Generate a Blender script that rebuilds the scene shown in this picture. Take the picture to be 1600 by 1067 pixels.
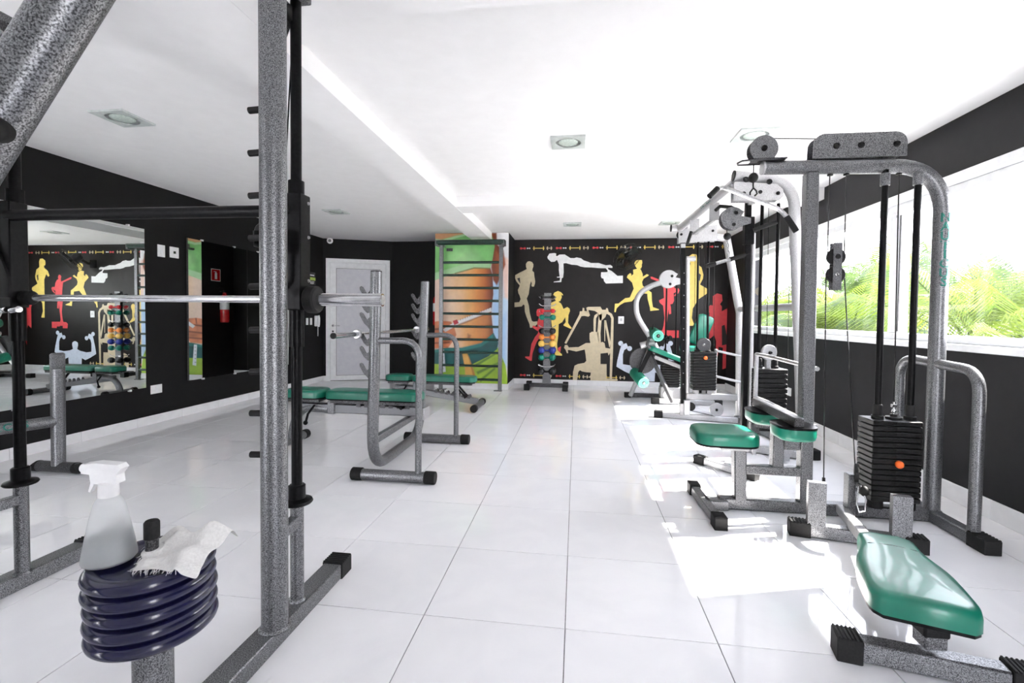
import bpy, bmesh, math, random
import numpy as np
from mathutils import Vector, Matrix, Euler

# ------------------------------------------------------------------ clear
for o in list(bpy.data.objects):
    bpy.data.objects.remove(o, do_unlink=True)
SC = bpy.context.scene
COL = SC.collection
random.seed(7)

# ------------------------------------------------------------------ camera
cd = bpy.data.cameras.new('camera'); cam = bpy.data.objects.new('camera', cd); COL.objects.link(cam)
cd.sensor_width = 36.0; cd.lens = 16.637; cd.shift_y = -0.011; cd.clip_start = 0.05; cd.clip_end = 300
_p, _y, _r = 0.028795, -0.134486, 0.010612
_f = Vector((math.sin(_y)*math.cos(_p), math.cos(_y)*math.cos(_p), -math.sin(_p)))
_r0 = Vector((math.cos(_y), -math.sin(_y), 0)); _u0 = _r0.cross(_f)
_R = _r0*math.cos(_r)+_u0*math.sin(_r); _U = -_r0*math.sin(_r)+_u0*math.cos(_r)
M = Matrix((( _R.x, _U.x, -_f.x, 0.6271), (_R.y, _U.y, -_f.y, -1.9232), (_R.z, _U.z, -_f.z, 1.2803), (0,0,0,1)))
cam.matrix_world = M
SC.camera = cam

# ------------------------------------------------------------------ world, sun, exposure
W = bpy.data.worlds.new('sky'); SC.world = W; W.use_nodes = True
nt = W.node_tree; bg = nt.nodes['Background']
tc = nt.nodes.new('ShaderNodeTexCoord'); sx = nt.nodes.new('ShaderNodeSeparateXYZ'); cr = nt.nodes.new('ShaderNodeValToRGB')
nt.links.new(tc.outputs['Generated'], sx.inputs[0]); nt.links.new(sx.outputs['Z'], cr.inputs[0])
cr.color_ramp.elements[0].position = 0.0; cr.color_ramp.elements[0].color = (0.96, 0.955, 0.985, 1)
cr.color_ramp.elements[1].position = 0.8; cr.color_ramp.elements[1].color = (0.80, 0.86, 1.0, 1)
nt.links.new(cr.outputs[0], bg.inputs[0]); bg.inputs[1].default_value = 6.0
sd = bpy.data.lights.new('sun', 'SUN'); sun = bpy.data.objects.new('sun', sd); COL.objects.link(sun)
sd.energy = 20.0; sd.angle = math.radians(0.9); sd.color = (1.0, 0.965, 0.90)
sun.rotation_euler = Vector((-1.0, -0.28, -1.0)).to_track_quat('-Z', 'Y').to_euler()
VS = SC.view_settings
SC.display_settings.display_device = 'sRGB'
VS.view_transform = 'Standard'; VS.look = 'None'; VS.gamma = 1.0; VS.use_curve_mapping = False
VS.exposure = 1.45


# ------------------------------------------------------------------ materials
MATS = {}
def pbsdf(name, col, rough=0.5, metal=0.0, coat=0.0, spec=0.5):
    m = bpy.data.materials.new(name); m.use_nodes = True
    b = m.node_tree.nodes['Principled BSDF']
    b.inputs['Base Color'].default_value = (*col, 1); b.inputs['Roughness'].default_value = rough
    b.inputs['Metallic'].default_value = metal; b.inputs['Coat Weight'].default_value = coat
    b.inputs['Coat Roughness'].default_value = 0.06; b.inputs['Specular IOR Level'].default_value = spec
    MATS[name] = m
    return m
def nodes(m): return m.node_tree.nodes, m.node_tree.links, m.node_tree.nodes['Principled BSDF']
def noisy(m, c1, c2, scale, lo=0.35, hi=0.65, detail=2.0, bump=0.0, rvar=None, coord='Object', stretch=None):
    n, l, b = nodes(m)
    t = n.new('ShaderNodeTexCoord'); no = n.new('ShaderNodeTexNoise'); r = n.new('ShaderNodeValToRGB')
    no.inputs['Scale'].default_value = scale; no.inputs['Detail'].default_value = detail
    if stretch:
        mp = n.new('ShaderNodeMapping'); mp.inputs['Scale'].default_value = stretch
        l.new(t.outputs[coord], mp.inputs[0]); l.new(mp.outputs[0], no.inputs['Vector'])
    else: l.new(t.outputs[coord], no.inputs['Vector'])
    l.new(no.outputs['Fac'], r.inputs[0])
    r.color_ramp.elements[0].position = lo; r.color_ramp.elements[1].position = hi
    r.color_ramp.elements[0].color = (*c1, 1); r.color_ramp.elements[1].color = (*c2, 1)
    l.new(r.outputs[0], b.inputs['Base Color'])
    if bump:
        bp = n.new('ShaderNodeBump'); bp.inputs['Strength'].default_value = bump; bp.inputs['Distance'].default_value = 0.002
        l.new(no.outputs['Fac'], bp.inputs['Height']); l.new(bp.outputs[0], b.inputs['Normal'])
    if rvar:
        mr = n.new('ShaderNodeMapRange'); l.new(no.outputs['Fac'], mr.inputs[0])
        mr.inputs[3].default_value = rvar[0]; mr.inputs[4].default_value = rvar[1]; l.new(mr.outputs[0], b.inputs['Roughness'])
    return m
m_ham = noisy(pbsdf('hammertone_grey', (.2,.2,.2), .36, .65), (.042,.043,.046), (.30,.305,.315), 285, .36, .64, 2.0, .15)
m_ham_lit = noisy(pbsdf('hammertone_grey_lit', (.5,.5,.5), .36, .5), (.30,.30,.305), (.54,.54,.55), 280, .36, .64, 2.0, .1)  # same grey hammertone paint, lightened in colour to look brightly lit
m_dark = noisy(pbsdf('dark_grey_paint', (.1,.1,.1), .4, .5), (.022,.022,.024), (.12,.12,.125), 220, .42, .62, 2.0, .15)
m_black = noisy(pbsdf('black_paint', (.01,.01,.011), .32, .0), (.004,.004,.0045), (.008,.008,.0085), 60)
m_black.node_tree.nodes['Principled BSDF'].inputs['Specular IOR Level'].default_value = .09
m_rubber = noisy(pbsdf('black_rubber', (.012,.012,.012), .62), (.007,.007,.007), (.014,.014,.014), 120, .3, .7, 3, .2); m_rubber.node_tree.nodes['Principled BSDF'].inputs['Specular IOR Level'].default_value = .25
m_chrome = noisy(pbsdf('chrome', (.7,.7,.71), .14, 1.0), (.60,.60,.61), (.76,.76,.77), 30, .3, .7, 2, 0, (.10,.2))
m_steel = noisy(pbsdf('worn_steel', (.5,.5,.5), .3, .9), (.36,.36,.37), (.58,.58,.59), 80, .3, .7, 3, 0, (.22,.42))
m_green = noisy(pbsdf('green_vinyl', (.0,.16,.10), .36, 0, .18), (.001,.125,.078), (.003,.165,.105), 9, .3, .7, 4, .25)
m_greend = noisy(pbsdf('green_foam', (.0,.16,.10), .55), (.001,.12,.07), (.004,.18,.11), 60, .3, .7, 3, .2)
m_mint = noisy(pbsdf('mint_foam', (.1,.6,.42), .6), (.10,.50,.36), (.18,.66,.48), 80)
m_gloss = noisy(pbsdf('black_gloss', (.01,.01,.01), .2), (.006,.006,.006), (.013,.013,.013), 40)
m_stack = noisy(pbsdf('cast_iron_plate', (.012,.012,.012), .38), (.006,.006,.006), (.022,.022,.022), 90, .35, .75, 4, .2)
m_stack.node_tree.nodes['Principled BSDF'].inputs['Specular IOR Level'].default_value = .22
m_navy = noisy(pbsdf('navy_vinyl', (.008,.008,.06), .22, 0, .3), (.0035,.0035,.026), (.007,.007,.045), 25, .3, .7, 3, .08)
m_wblack = noisy(pbsdf('black_wall_paint', (.008,.008,.009), .6), (.0045,.0045,.0050), (.0060,.0060,.0066), 14, .3, .7, 4, .05)
m_wgrey = noisy(pbsdf('charcoal_wall_paint', (.020,.020,.022), .55), (.0125,.0125,.0140), (.0155,.0155,.0170), 14, .3, .7, 4, .05)
m_wmural = noisy(pbsdf('mural_black_vinyl', (.016,.014,.014), .42), (.0115,.0100,.0098), (.0150,.0132,.0128), 8, .3, .7, 3, .04)
for _m in (m_wblack, m_wgrey, m_wmural): _m.node_tree.nodes['Principled BSDF'].inputs['Specular IOR Level'].default_value = .22
m_white = noisy(pbsdf('white_wall_paint', (.86,.86,.85), .6), (.84,.84,.83), (.88,.88,.87), 12, .3, .7, 4, .05)
m_ceil = noisy(pbsdf('white_ceiling_paint', (.88,.88,.87), .7), (.855,.85,.85), (.885,.88,.88), 9, .3, .7, 4, .03)
m_trim = noisy(pbsdf('white_gloss_trim', (.84,.84,.85), .25), (.82,.82,.83), (.87,.87,.88), 10)
m_alu = noisy(pbsdf('white_aluminium', (.82,.83,.84), .35), (.79,.80,.81), (.85,.86,.87), 16)
m_door = noisy(pbsdf('door_panel', (.62,.62,.67), .4), (.60,.60,.65), (.65,.65,.69), 12)
m_seam = noisy(pbsdf('dark_seam', (.05,.05,.05), .6), (.04,.04,.04), (.06,.06,.06), 30)
m_plastic = noisy(pbsdf('white_plastic', (.8,.8,.8), .35), (.78,.78,.78), (.83,.83,.83), 40)
m_red = noisy(pbsdf('red_enamel', (.55,.01,.012), .25, 0, .3), (.48,.008,.010), (.60,.012,.015), 20)
m_orange = noisy(pbsdf('orange_plastic', (.95,.16,.03), .3), (.90,.14,.02), (.98,.20,.04), 30)
m_teal = noisy(pbsdf('teal_print', (.0,.30,.22), .45), (.0,.13,.095), (.0,.16,.12), 60)
m_glassl = noisy(pbsdf('frosted_lamp_glass', (.62,.72,.66), .18), (.46,.54,.49), (.58,.66,.60), 60)
m_lampf = noisy(pbsdf('lamp_frame', (.70,.74,.73), .3), (.48,.53,.51), (.56,.60,.58), 30)
m_lampin = noisy(pbsdf('lamp_recess', (.16,.18,.17), .4), (.12,.14,.13), (.22,.24,.23), 50)
m_cloth = noisy(pbsdf('white_cotton', (.8,.79,.77), .9), (.68,.67,.65), (.80,.79,.77), 160, .3, .7, 4, .6)
m_mirror = pbsdf('mirror_glass', (.86,.90,.88), .006, 1.0)
noisy(m_mirror, (.85,.89,.87), (.87,.91,.89), 3)
m_ground = noisy(pbsdf('bounce_ground', (.3,.3,.22), .9), (.48,.47,.46), (.64,.63,.61), .6, .3, .7, 6)
m_house = noisy(pbsdf('house_render', (.82,.80,.76), .8), (.50,.49,.47), (.60,.59,.57), 2, .3, .7, 5)
m_roof = noisy(pbsdf('roof_tile', (.5,.26,.14), .8), (.42,.20,.10), (.60,.34,.20), 6, .3, .7, 4)
m_hglass = noisy(pbsdf('dark_window', (.05,.07,.09), .1), (.04,.06,.08), (.08,.10,.12), 3)
m_bark = noisy(pbsdf('palm_bark', (.25,.2,.13), .9), (.16,.13,.08), (.34,.28,.18), 14, .3, .7, 5, .5)
def flat(name, col, rough=.5):
    return noisy(pbsdf(name, col, rough), tuple(c*.95 for c in col), tuple(min(1,c*1.05) for c in col), 18)
m_ptan = flat('print_tan', (.56,.49,.33)); m_pwhite = flat('print_white', (.80,.80,.80)); m_pyel = flat('print_yellow', (.87,.66,.16))
m_pred = flat('print_red', (.72,.055,.065)); m_pcream = flat('print_cream', (.62,.53,.36)); m_pice = flat('print_ice', (.66,.72,.82))
m_pblk = flat('print_black', (.022,.020,.020))
VINYL = {'red':(.62,.02,.03),'teal':(.0,.20,.14),'black':(.012,.012,.013),'orange':(.85,.27,.05),'yellow':(.85,.55,.12),'blue':(.02,.04,.30)}
m_vinyl = {k: noisy(pbsdf(k+'_dumbbell_vinyl', c, .35), tuple(x*.9 for x in c), tuple(min(1,x*1.12) for x in c), 70, .3, .7, 3, .3) for k, c in VINYL.items()}

# polished porcelain floor tile: faint veins + per-tile tone
m_tile = pbsdf('porcelain_tile', (.8,.8,.82), .045, 0, 0, .5)
n, l, b = nodes(m_tile)
oi = n.new('ShaderNodeObjectInfo'); tcx = n.new('ShaderNodeTexCoord'); va = n.new('ShaderNodeVectorMath'); va.operation = 'ADD'
sc = n.new('ShaderNodeVectorMath'); sc.operation = 'SCALE'
l.new(oi.outputs['Location'], sc.inputs[0]); sc.inputs['Scale'].default_value = 3.7
l.new(tcx.outputs['Object'], va.inputs[0]); l.new(sc.outputs[0], va.inputs[1])
nz = n.new('ShaderNodeTexNoise'); nz.inputs['Scale'].default_value = 2.6; nz.inputs['Detail'].default_value = 7; nz.inputs['Distortion'].default_value = 1.6
l.new(va.outputs[0], nz.inputs['Vector'])
rp = n.new('ShaderNodeValToRGB'); l.new(nz.outputs['Fac'], rp.inputs[0])
rp.color_ramp.elements[0].position = .40; rp.color_ramp.elements[0].color = (.82,.815,.835,1)
rp.color_ramp.elements[1].position = .62; rp.color_ramp.elements[1].color = (.85,.845,.86,1)
hs = n.new('ShaderNodeHueSaturation'); mr = n.new('ShaderNodeMapRange'); l.new(oi.outputs['Random'], mr.inputs[0])
mr.inputs[3].default_value = .975; mr.inputs[4].default_value = 1.02
l.new(mr.outputs[0], hs.inputs['Value']); l.new(rp.outputs[0], hs.inputs['Color']); l.new(hs.outputs[0], b.inputs['Base Color'])
m_grout = noisy(pbsdf('grout', (.22,.22,.22), .9), (.18,.18,.18), (.27,.27,.27), 60)

# window pane: thin clear glass
m_pane = bpy.data.materials.new('window_pane'); m_pane.use_nodes = True
n = m_pane.node_tree.nodes; l = m_pane.node_tree.links; n.clear()
out = n.new('ShaderNodeOutputMaterial'); mx = n.new('ShaderNodeMixShader'); tr = n.new('ShaderNodeBsdfTransparent'); gl = n.new('ShaderNodeBsdfGlossy')
fr = n.new('ShaderNodeMath'); fr.operation = 'MULTIPLY_ADD'; lw = n.new('ShaderNodeLayerWeight'); lw.inputs[0].default_value = .5; pw = n.new('ShaderNodeMath'); pw.operation = 'POWER'; pw.inputs[1].default_value = 5.0
l.new(lw.outputs['Facing'], pw.inputs[0]); l.new(pw.outputs[0], fr.inputs[0]); fr.inputs[1].default_value = .5; fr.inputs[2].default_value = .02; gl.inputs['Roughness'].default_value = .02
tr.inputs[0].default_value = (.97,.965,.97,1)
l.new(fr.outputs[0], mx.inputs[0]); l.new(tr.outputs[0], mx.inputs[1]); l.new(gl.outputs[0], mx.inputs[2]); l.new(mx.outputs[0], out.inputs[0])
# leaf: diffuse + translucent
def leafmat(name, c1, c2):
    m = pbsdf(name, c1, .45); noisy(m, c1, c2, 3.0, .3, .7, 3)
    n, l, b = nodes(m); out = n['Material Output']; mx = n.new('ShaderNodeMixShader'); t = n.new('ShaderNodeBsdfTranslucent')
    rr = [x for x in n if x.type == 'VALTORGB'][0]
    l.new(rr.outputs[0], t.inputs[0]); mx.inputs[0].default_value = .45
    l.new(b.outputs[0], mx.inputs[1]); l.new(t.outputs[0], mx.inputs[2]); l.new(mx.outputs[0], out.inputs[0]); return m
m_leaf = leafmat('palm_leaf', (.035,.065,.010), (.14,.19,.025))
m_leaf2 = leafmat('palm_leaf_dark', (.022,.050,.016), (.07,.11,.028))
# frosted bottle
m_bottle = pbsdf('frosted_plastic', (.78,.80,.80), .38); n, l, b = nodes(m_bottle); b.inputs['Transmission Weight'].default_value = .72; b.inputs['IOR'].default_value = 1.06
noisy(m_bottle, (.88,.90,.90), (.94,.95,.95), 30)
m_water = noisy(pbsdf('bottle_liquid', (.30,.33,.34), .2), (.10,.115,.12), (.30,.33,.34), 22)

# ------------------------------------------------------------------ mesh builder
class MB:
    def __init__(s): s.v = []; s.f = []
    def add(s, vs, fs):
        k = len(s.v); s.v += [Vector(a) for a in vs]; s.f += [tuple(i+k for i in f) for f in fs]; return s
    def box(s, c, d, rot=None, ch=None):
        """chamfered box: centre, full size"""
        hx, hy, hz = d[0]/2, d[1]/2, d[2]/2
        ch = min(d)*.08 if ch is None else ch
        ch = min(ch, min(d)*.45)
        bm = bmesh.new(); bmesh.ops.create_cube(bm, size=1)
        for v in bm.verts: v.co = Vector((v.co.x*d[0], v.co.y*d[1], v.co.z*d[2]))
        if ch > 0: bmesh.ops.bevel(bm, geom=bm.edges[:], offset=ch, segments=1, affect='EDGES', profile=.5)
        R = rot if rot is not None else Matrix.Identity(3)
        bm.verts.index_update()
        s.add([R @ v.co + Vector(c) for v in bm.verts], [[v.index for v in f.verts] for f in bm.faces]); bm.free(); return s
    def bar(s, p0, p1, w, h, up=(0,0,1), ch=None):
        """rectangular tube from p0 to p1, w across, h along up"""
        p0, p1 = Vector(p0), Vector(p1); d = p1-p0; L = d.length; d.normalize(); up = Vector(up)
        if abs(d.dot(up)) > .98: up = Vector((1,0,0)) if abs(d.x) < .9 else Vector((0,1,0))
        x = up.cross(d).normalized(); z = d.cross(x)
        R = Matrix((x, d, z)).transposed()
        return s.box((p0+p1)/2, (w, L, h), R, ch if ch is not None else min(w,h)*.1)
    def tube(s, pts, r, seg=16, cap=True, rs=None):
        pts = [Vector(p) for p in pts]; n = len(pts); t0 = (pts[1]-pts[0]).normalized()
        a = Vector((0,0,1)) if abs(t0.z) < .9 else Vector((1,0,0)); nx = t0.cross(a).normalized()
        vs = []; prev = t0
        for i, p in enumerate(pts):
            if i == 0: t = t0
            elif i == n-1: t = (pts[i]-pts[i-1]).normalized()
            else: t = ((pts[i+1]-pts[i]).normalized()+(pts[i]-pts[i-1]).normalized()).normalized()
            q = prev.rotation_difference(t); nx = q @ nx; nx = (nx - t*nx.dot(t)).normalized(); ny = t.cross(nx); prev = t
            sc = 1.0
            if 0 < i < n-1:
                c = (pts[i+1]-pts[i]).normalized().dot(t); sc = 1/max(.5, c)
            rr = r if rs is None else rs[i]
            for k in range(seg):
                an = 2*math.pi*k/seg; vs.append(p + (nx*math.cos(an)+ny*math.sin(an))*rr)
        fs = [(i*seg+k, i*seg+(k+1)%seg, (i+1)*seg+(k+1)%seg, (i+1)*seg+k) for i in range(n-1) for k in range(seg)]
        if cap: fs += [tuple(range(seg))[::-1], tuple(range((n-1)*seg, n*seg))]
        return s.add(vs, fs)
    def lathe(s, c, prof, seg=24, axis=(0,0,1), sx=1, sy=1):
        ax = Vector(axis).normalized(); a = Vector((1,0,0)) if abs(ax.x) < .9 else Vector((0,1,0))
        x = (a-ax*a.dot(ax)).normalized(); y = ax.cross(x); c = Vector(c); vs = []
        for r, z in prof:
            for k in range(seg):
                an = 2*math.pi*k/seg; vs.append(c+ax*z+x*(r*sx*math.cos(an))+y*(r*sy*math.sin(an)))
        n = len(prof)
        fs = [(i*seg+k, i*seg+(k+1)%seg, (i+1)*seg+(k+1)%seg, (i+1)*seg+k) for i in range(n-1) for k in range(seg)]
        if prof[0][0] > 1e-6: fs.append(tuple(range(seg))[::-1])
        if prof[-1][0] > 1e-6: fs.append(tuple(range((n-1)*seg, n*seg)))
        return s.add(vs, fs)
    def disc(s, c, r, t, axis, seg=24, ch=.12):
        b = t*ch
        return s.lathe(Vector(c)-Vector(axis).normalized()*t/2, [(max(r-b,1e-4),0),(r,b),(r,t-b),(max(r-b,1e-4),t)], seg, axis)
    def ball(s, c, r, seg=14, ring=9, k=1.0):
        return s.lathe(Vector(c), [(max(1e-5, r*math.sin(math.pi*i/ring)), -r*k*math.cos(math.pi*i/ring)) for i in range(ring+1)], seg)
    def prism(s, poly, o, ux, uy, t):
        """polygon (2-D) extruded both ways by t/2 about plane o + ux*u + uy*v"""
        o, ux, uy = Vector(o), Vector(ux), Vector(uy); nz = ux.cross(uy).normalized()*(t/2); n = len(poly)
        vs = [o+ux*u+uy*v-nz for u, v in poly]+[o+ux*u+uy*v+nz for u, v in poly]
        return s.add(vs, [tuple(range(n))[::-1], tuple(range(n, 2*n))]+[(i, (i+1)%n, n+(i+1)%n, n+i) for i in range(n)])
    def obj(s, name, mat, parent=None, ang=40):
        org = ORG.get(parent.name, Vector((0,0,0))) if parent else Vector((0,0,0))
        me = bpy.data.meshes.new(name); me.from_pydata([v-org for v in s.v], [], s.f)
        bm = bmesh.new(); bm.from_mesh(me); bmesh.ops.recalc_face_normals(bm, faces=bm.faces[:]); bm.to_mesh(me); bm.free()
        me.polygons.foreach_set('use_smooth', [True]*len(me.polygons)); me.set_sharp_from_angle(angle=math.radians(ang))
        me.materials.append(mat); o = bpy.data.objects.new(name, me); COL.objects.link(o)
        if parent: o.parent = parent; ORG[o.name] = org
        return o
ORG = {}
def thing(name, loc, label, cat, group=None):
    o = bpy.data.objects.new(name, None); COL.objects.link(o); o.location = loc; o.empty_display_size = .1
    ORG[o.name] = Vector(loc); tag(o, label, cat, group); return o
def tag(o, label, cat, group=None):
    o['label'] = label; o['category'] = cat
    if group: o['group'] = group
    return o
def single(mb, name, mat, loc, label, cat, group=None):
    """a one-mesh thing with its origin at loc"""
    ORG['_tmp'] = Vector(loc)
    me = mb.obj(name, mat); me.data.transform(Matrix.Translation(-Vector(loc))); me.location = loc; ORG[me.name] = Vector(loc)
    return tag(me, label, cat, group)
def struct(mb, name, mat, parent=None):
    o = mb.obj(name, mat, parent)
    if not parent: o['kind'] = 'structure'
    return o
def share(o, name, parent, loc):
    """another piece using o's mesh, placed at loc (local)"""
    c = bpy.data.objects.new(name, o.data); COL.objects.link(c); c.parent = parent; c.location = loc; return c
def arc(a, b, c, n=7):
    """rounded corner from a to c about corner b (quadratic)"""
    a, b, c = Vector(a), Vector(b), Vector(c)
    return [a*(1-t)**2+b*2*t*(1-t)+c*t*t for t in [i/n for i in range(n+1)]]
def caps(mb_pts, w, h, L, mat, parent, name='rubber_foot', ribs=6):
    """ribbed rubber end caps; mb_pts = [(end point, outward dir)]"""
    for p, d in mb_pts:
        m = MB(); p = Vector(p); d = Vector(d).normalized()
        m.bar(p-d*L*.75, p+d*L*.25, w+.012, h+.012, ch=.004)
        for k in range(ribs):
            q = p-d*(L*.75-L*(k+.5)/ribs); m.bar(q-d*L*.25/ribs, q+d*L*.25/ribs, w+.020, .008, ch=.002) if False else None
            q = q+Vector((0,0,(h+.012)/2)); m.bar(q-d*L*.28/ribs, q+d*L*.28/ribs, w+.010, .008, ch=.002)
        m.obj(name, mat, parent)
def bolt_mb(c, axis, r=.012, t=.014):
    return MB().lathe(Vector(c), [(r*1.15,0),(r*1.15,t*.3),(r,t*.35),(r*.9,t),(r*.55,t),(r*.5,t*.6)], 12, axis)
def text_mesh(body, size, name, mat, parent, fn, extrude=.001):
    """built-in font lettering; fn maps flat (x,y,z) to the surface it is printed on"""
    cu = bpy.data.curves.new('lettering', 'FONT'); cu.body = body; cu.size = size; cu.extrude = extrude; cu.align_x = 'CENTER'; cu.align_y = 'CENTER'; cu.resolution_u = 3
    cu.offset = size*.022
    t = bpy.data.objects.new('lettering', cu); COL.objects.link(t); bpy.context.view_layer.update()
    dg = bpy.context.evaluated_depsgraph_get(); me = bpy.data.meshes.new_from_object(t.evaluated_get(dg)); bpy.data.objects.remove(t, do_unlink=True)
    org = ORG.get(parent.name, Vector((0,0,0)))
    for v in me.vertices: v.co = Vector(fn(v.co.x, v.co.y, v.co.z))-org
    me.name = name; me.materials.clear(); me.materials.append(mat); o = bpy.data.objects.new(name, me); COL.objects.link(o); o.parent = parent; ORG[o.name] = org; return o
# ================================================================== SETTING
XL, XR, YB, YF, H = -4.20, 3.32, 7.05, -3.3, 2.74
# --- floor: slab of grout with one object per tile
fl = struct(MB().box((-.44, 1.9, -.065), (7.9, 10.9, .12), ch=0), 'floor', m_grout)
T = .6; tiles = {}
for i in range(-8, 7):
    for j in range(-6, 13):
        x0, x1 = max(i*T, XL-.02), min(i*T+T, XR+.02); y0, y1 = max(j*T, YF-.02), min(j*T+T, YB+.3)
        if x1-x0 < .03 or y1-y0 < .03: continue
        key = (round(x1-x0,3), round(y1-y0,3)); c = ((x0+x1)/2, (y0+y1)/2, 0)
        if key not in tiles:
            tiles[key] = MB().box((0,0,-.006), (key[0]-.0035, key[1]-.0035, .012), ch=.0006).obj('tile', m_tile, fl); tiles[key].location = c
        else: share(tiles[key], 'tile', fl, c)
# --- ceiling and its beams
struct(MB().box((-.44, 1.9, H+.06), (7.9, 10.9, .12), ch=0), 'ceiling', m_ceil)
struct(MB().box((-1.025, 3.0, 2.675), (.35, 6.5, .13), ch=.002), 'trim_1', m_ceil)
struct(MB().box((1.235, 3.93, 2.676), (4.17, .36, .128), ch=.002), 'trim_2', m_ceil)
struct(MB().box((1.06, -.42, 2.676), (4.52, 1.10, .128), ch=.002), 'trim_3', m_ceil)
struct(MB().box((1.235, .315, 2.734), (4.17, .37, .012), ch=.001), 'trim_4', m_ceil)
# --- walls
struct(MB().box((XL-.1, 1.65, H/2), (.2, 9.95, H), ch=0), 'wall_left', m_wblack)
dA, dB = Vector((XL, 6.61, 0)), Vector((-3.0, 7.10, 0)); dv = (dB-dA).normalized(); dn = Vector((dv.y, -dv.x, 0))   # dn faces the room
struct(MB().bar(dA-dv*.12-dn*.1+Vector((0,0,H/2)), dB+dv*.03-dn*.1+Vector((0,0,H/2)), .2, H, ch=0), 'wall_door', m_wblack)
struct(MB().box((-2.4, 7.2, H/2), (1.25, .2, H), ch=0), 'wall_corner', m_wblack)
wcol = struct(MB().box((-1.21, 6.71, H/2), (1.32, .92, H), ch=.002), 'wall_column', m_wblack)
wb = struct(MB().box((1.45, YB+.1, H/2), (4.0, .2, H), ch=0), 'wall_back', m_wmural)
WY0, WY1, WZ0, WZ1 = .87, 6.10, 1.07, 2.34
wr = MB()
wr.box((XR+.1, 1.65, WZ0/2), (.2, 10.9, WZ0), ch=0); wr.box((XR+.1, 1.65, (WZ1+H)/2), (.2, 10.9, H-WZ1), ch=0)
wr.box((XR+.1, (YF+WY0)/2-.1, (WZ0+WZ1)/2), (.2, WY0-YF+.2, WZ1-WZ0), ch=0); wr.box((XR+.1, (WY1+YB)/2+.1, (WZ0+WZ1)/2), (.2, YB-WY1+.2, WZ1-WZ0), ch=0)
struct(wr, 'wall_right', m_wgrey)
# wall behind the camera, with two glazed openings added for fill light
wf = MB(); FILL_OPEN = [(-3.6,-2.5),(1.7,2.8)]; ed = [XL-.2]+[v for o in FILL_OPEN for v in o]+[XR+.2]
for x0, x1 in zip(ed[::2], ed[1::2]): wf.box(((x0+x1)/2, YF-.1, H/2), (x1-x0, .2, H), ch=0)
for x0, x1 in FILL_OPEN: wf.box(((x0+x1)/2, YF-.1, 2.52), (x1-x0, .2, .44), ch=0)
struct(wf, 'wall_front', m_white)
for k, (x0, x1) in enumerate(FILL_OPEN):
    nm = 'window_%d' % (k+2); fill_win = bpy.data.objects.new(nm, None); COL.objects.link(fill_win); fill_win['kind'] = 'structure'; ORG[nm] = Vector((0,0,0))
    for x in (x0+.03, x1-.03): MB().box((x, YF-.08, 1.15), (.06, .08, 2.3)).obj('window_post', m_alu, fill_win)
    for z in (2.27, .03): MB().box(((x0+x1)/2, YF-.08, z), (x1-x0, .078, .06)).obj('window_rail', m_alu, fill_win)
    MB().box(((x0+x1)/2, YF-.08, 1.15), (x1-x0-.12, .008, 2.18), ch=0).obj('pane', m_pane, fill_win)
# --- baseboards, one ceramic piece every 0.6 m
def baseboard(name, p0, p1, n, h=.10, t=.014):
    root = bpy.data.objects.new(name, None); COL.objects.link(root); root['kind'] = 'structure'; ORG[name] = Vector((0,0,0))
    p0, p1 = Vector(p0), Vector(p1); L = (p1-p0).length; d = (p1-p0)/L; n = Vector(n); s = 0
    while s < L-1e-3:
        e = min(L, s+.6); MB().bar(p0+d*(s+.001)+n*t/2+Vector((0,0,h/2)), p0+d*(e-.001)+n*t/2+Vector((0,0,h/2)), t, h, ch=.002).obj('baseboard_tile', m_trim, root); s = e
baseboard('baseboard_left', (XL, YF, 0), (XL, 6.6, 0), (1,0,0))
baseboard('baseboard_door', dA, dA+dv*.06, dn)
baseboard('baseboard_corner', (-3.0, 7.1, 0), (-1.87, 7.1, 0), (0,-1,0))
baseboard('baseboard_column', (-1.87, 6.25, 0), (-.55, 6.25, 0), (0,-1,0))
baseboard('baseboard_return', (-.55, 6.25, 0), (-.55, YB, 0), (1,0,0))
baseboard('baseboard_back', (-.535, YB, 0), (XR, YB, 0), (0,-1,0))
baseboard('baseboard_right', (XR, YF, 0), (XR, YB-.015, 0), (-1,0,0), .125)

# --- ribbon window
w1 = bpy.data.objects.new('window_1', None); COL.objects.link(w1); w1['kind'] = 'structure'; ORG['window_1'] = Vector((0,0,0))
yc, yl = (WY0+WY1)/2, WY1-WY0
MB().box((XR+.02, yc, 1.095), (.12, yl, .05), ch=.006).obj('window_sill', m_alu, w1)
MB().box((XR+.05, yc, 1.148), (.10, yl-.01, .055), ch=.006).obj('sill_track', m_alu, w1)
MB().box((XR+.02, yc, 2.305), (.10, yl, .07), ch=.006).obj('head_frame', m_alu, w1)
MB().box((XR+.05, yc, 2.235), (.08, yl-.01, .07), ch=.006).obj('head_track', m_alu, w1)
posts = [(.90,.06),(2.565,.15),(4.42,.13),(6.06,.08)]
for y, w in posts: MB().box((XR+.05, y, 1.69), (.07, w, 1.03), ch=.006).obj('window_post', m_alu, w1)
for y in (2.50, 4.365): MB().box((XR+.012, y, 1.68), (.008, .012, .98), ch=0).obj('post_seal', m_seam, w1)
for (ya, wa), (yb, wb_) in zip(posts[:-1], posts[1:]):
    MB().box((XR+.06, (ya+yb)/2, 1.687), (.006, yb-ya-(wa+wb_)/2, 1.025), ch=0).obj('pane', m_pane, w1)
MB().box((XR+.014, 2.545, 2.17), (.016, .02, .02)).obj('latch', m_steel, w1)

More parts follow.
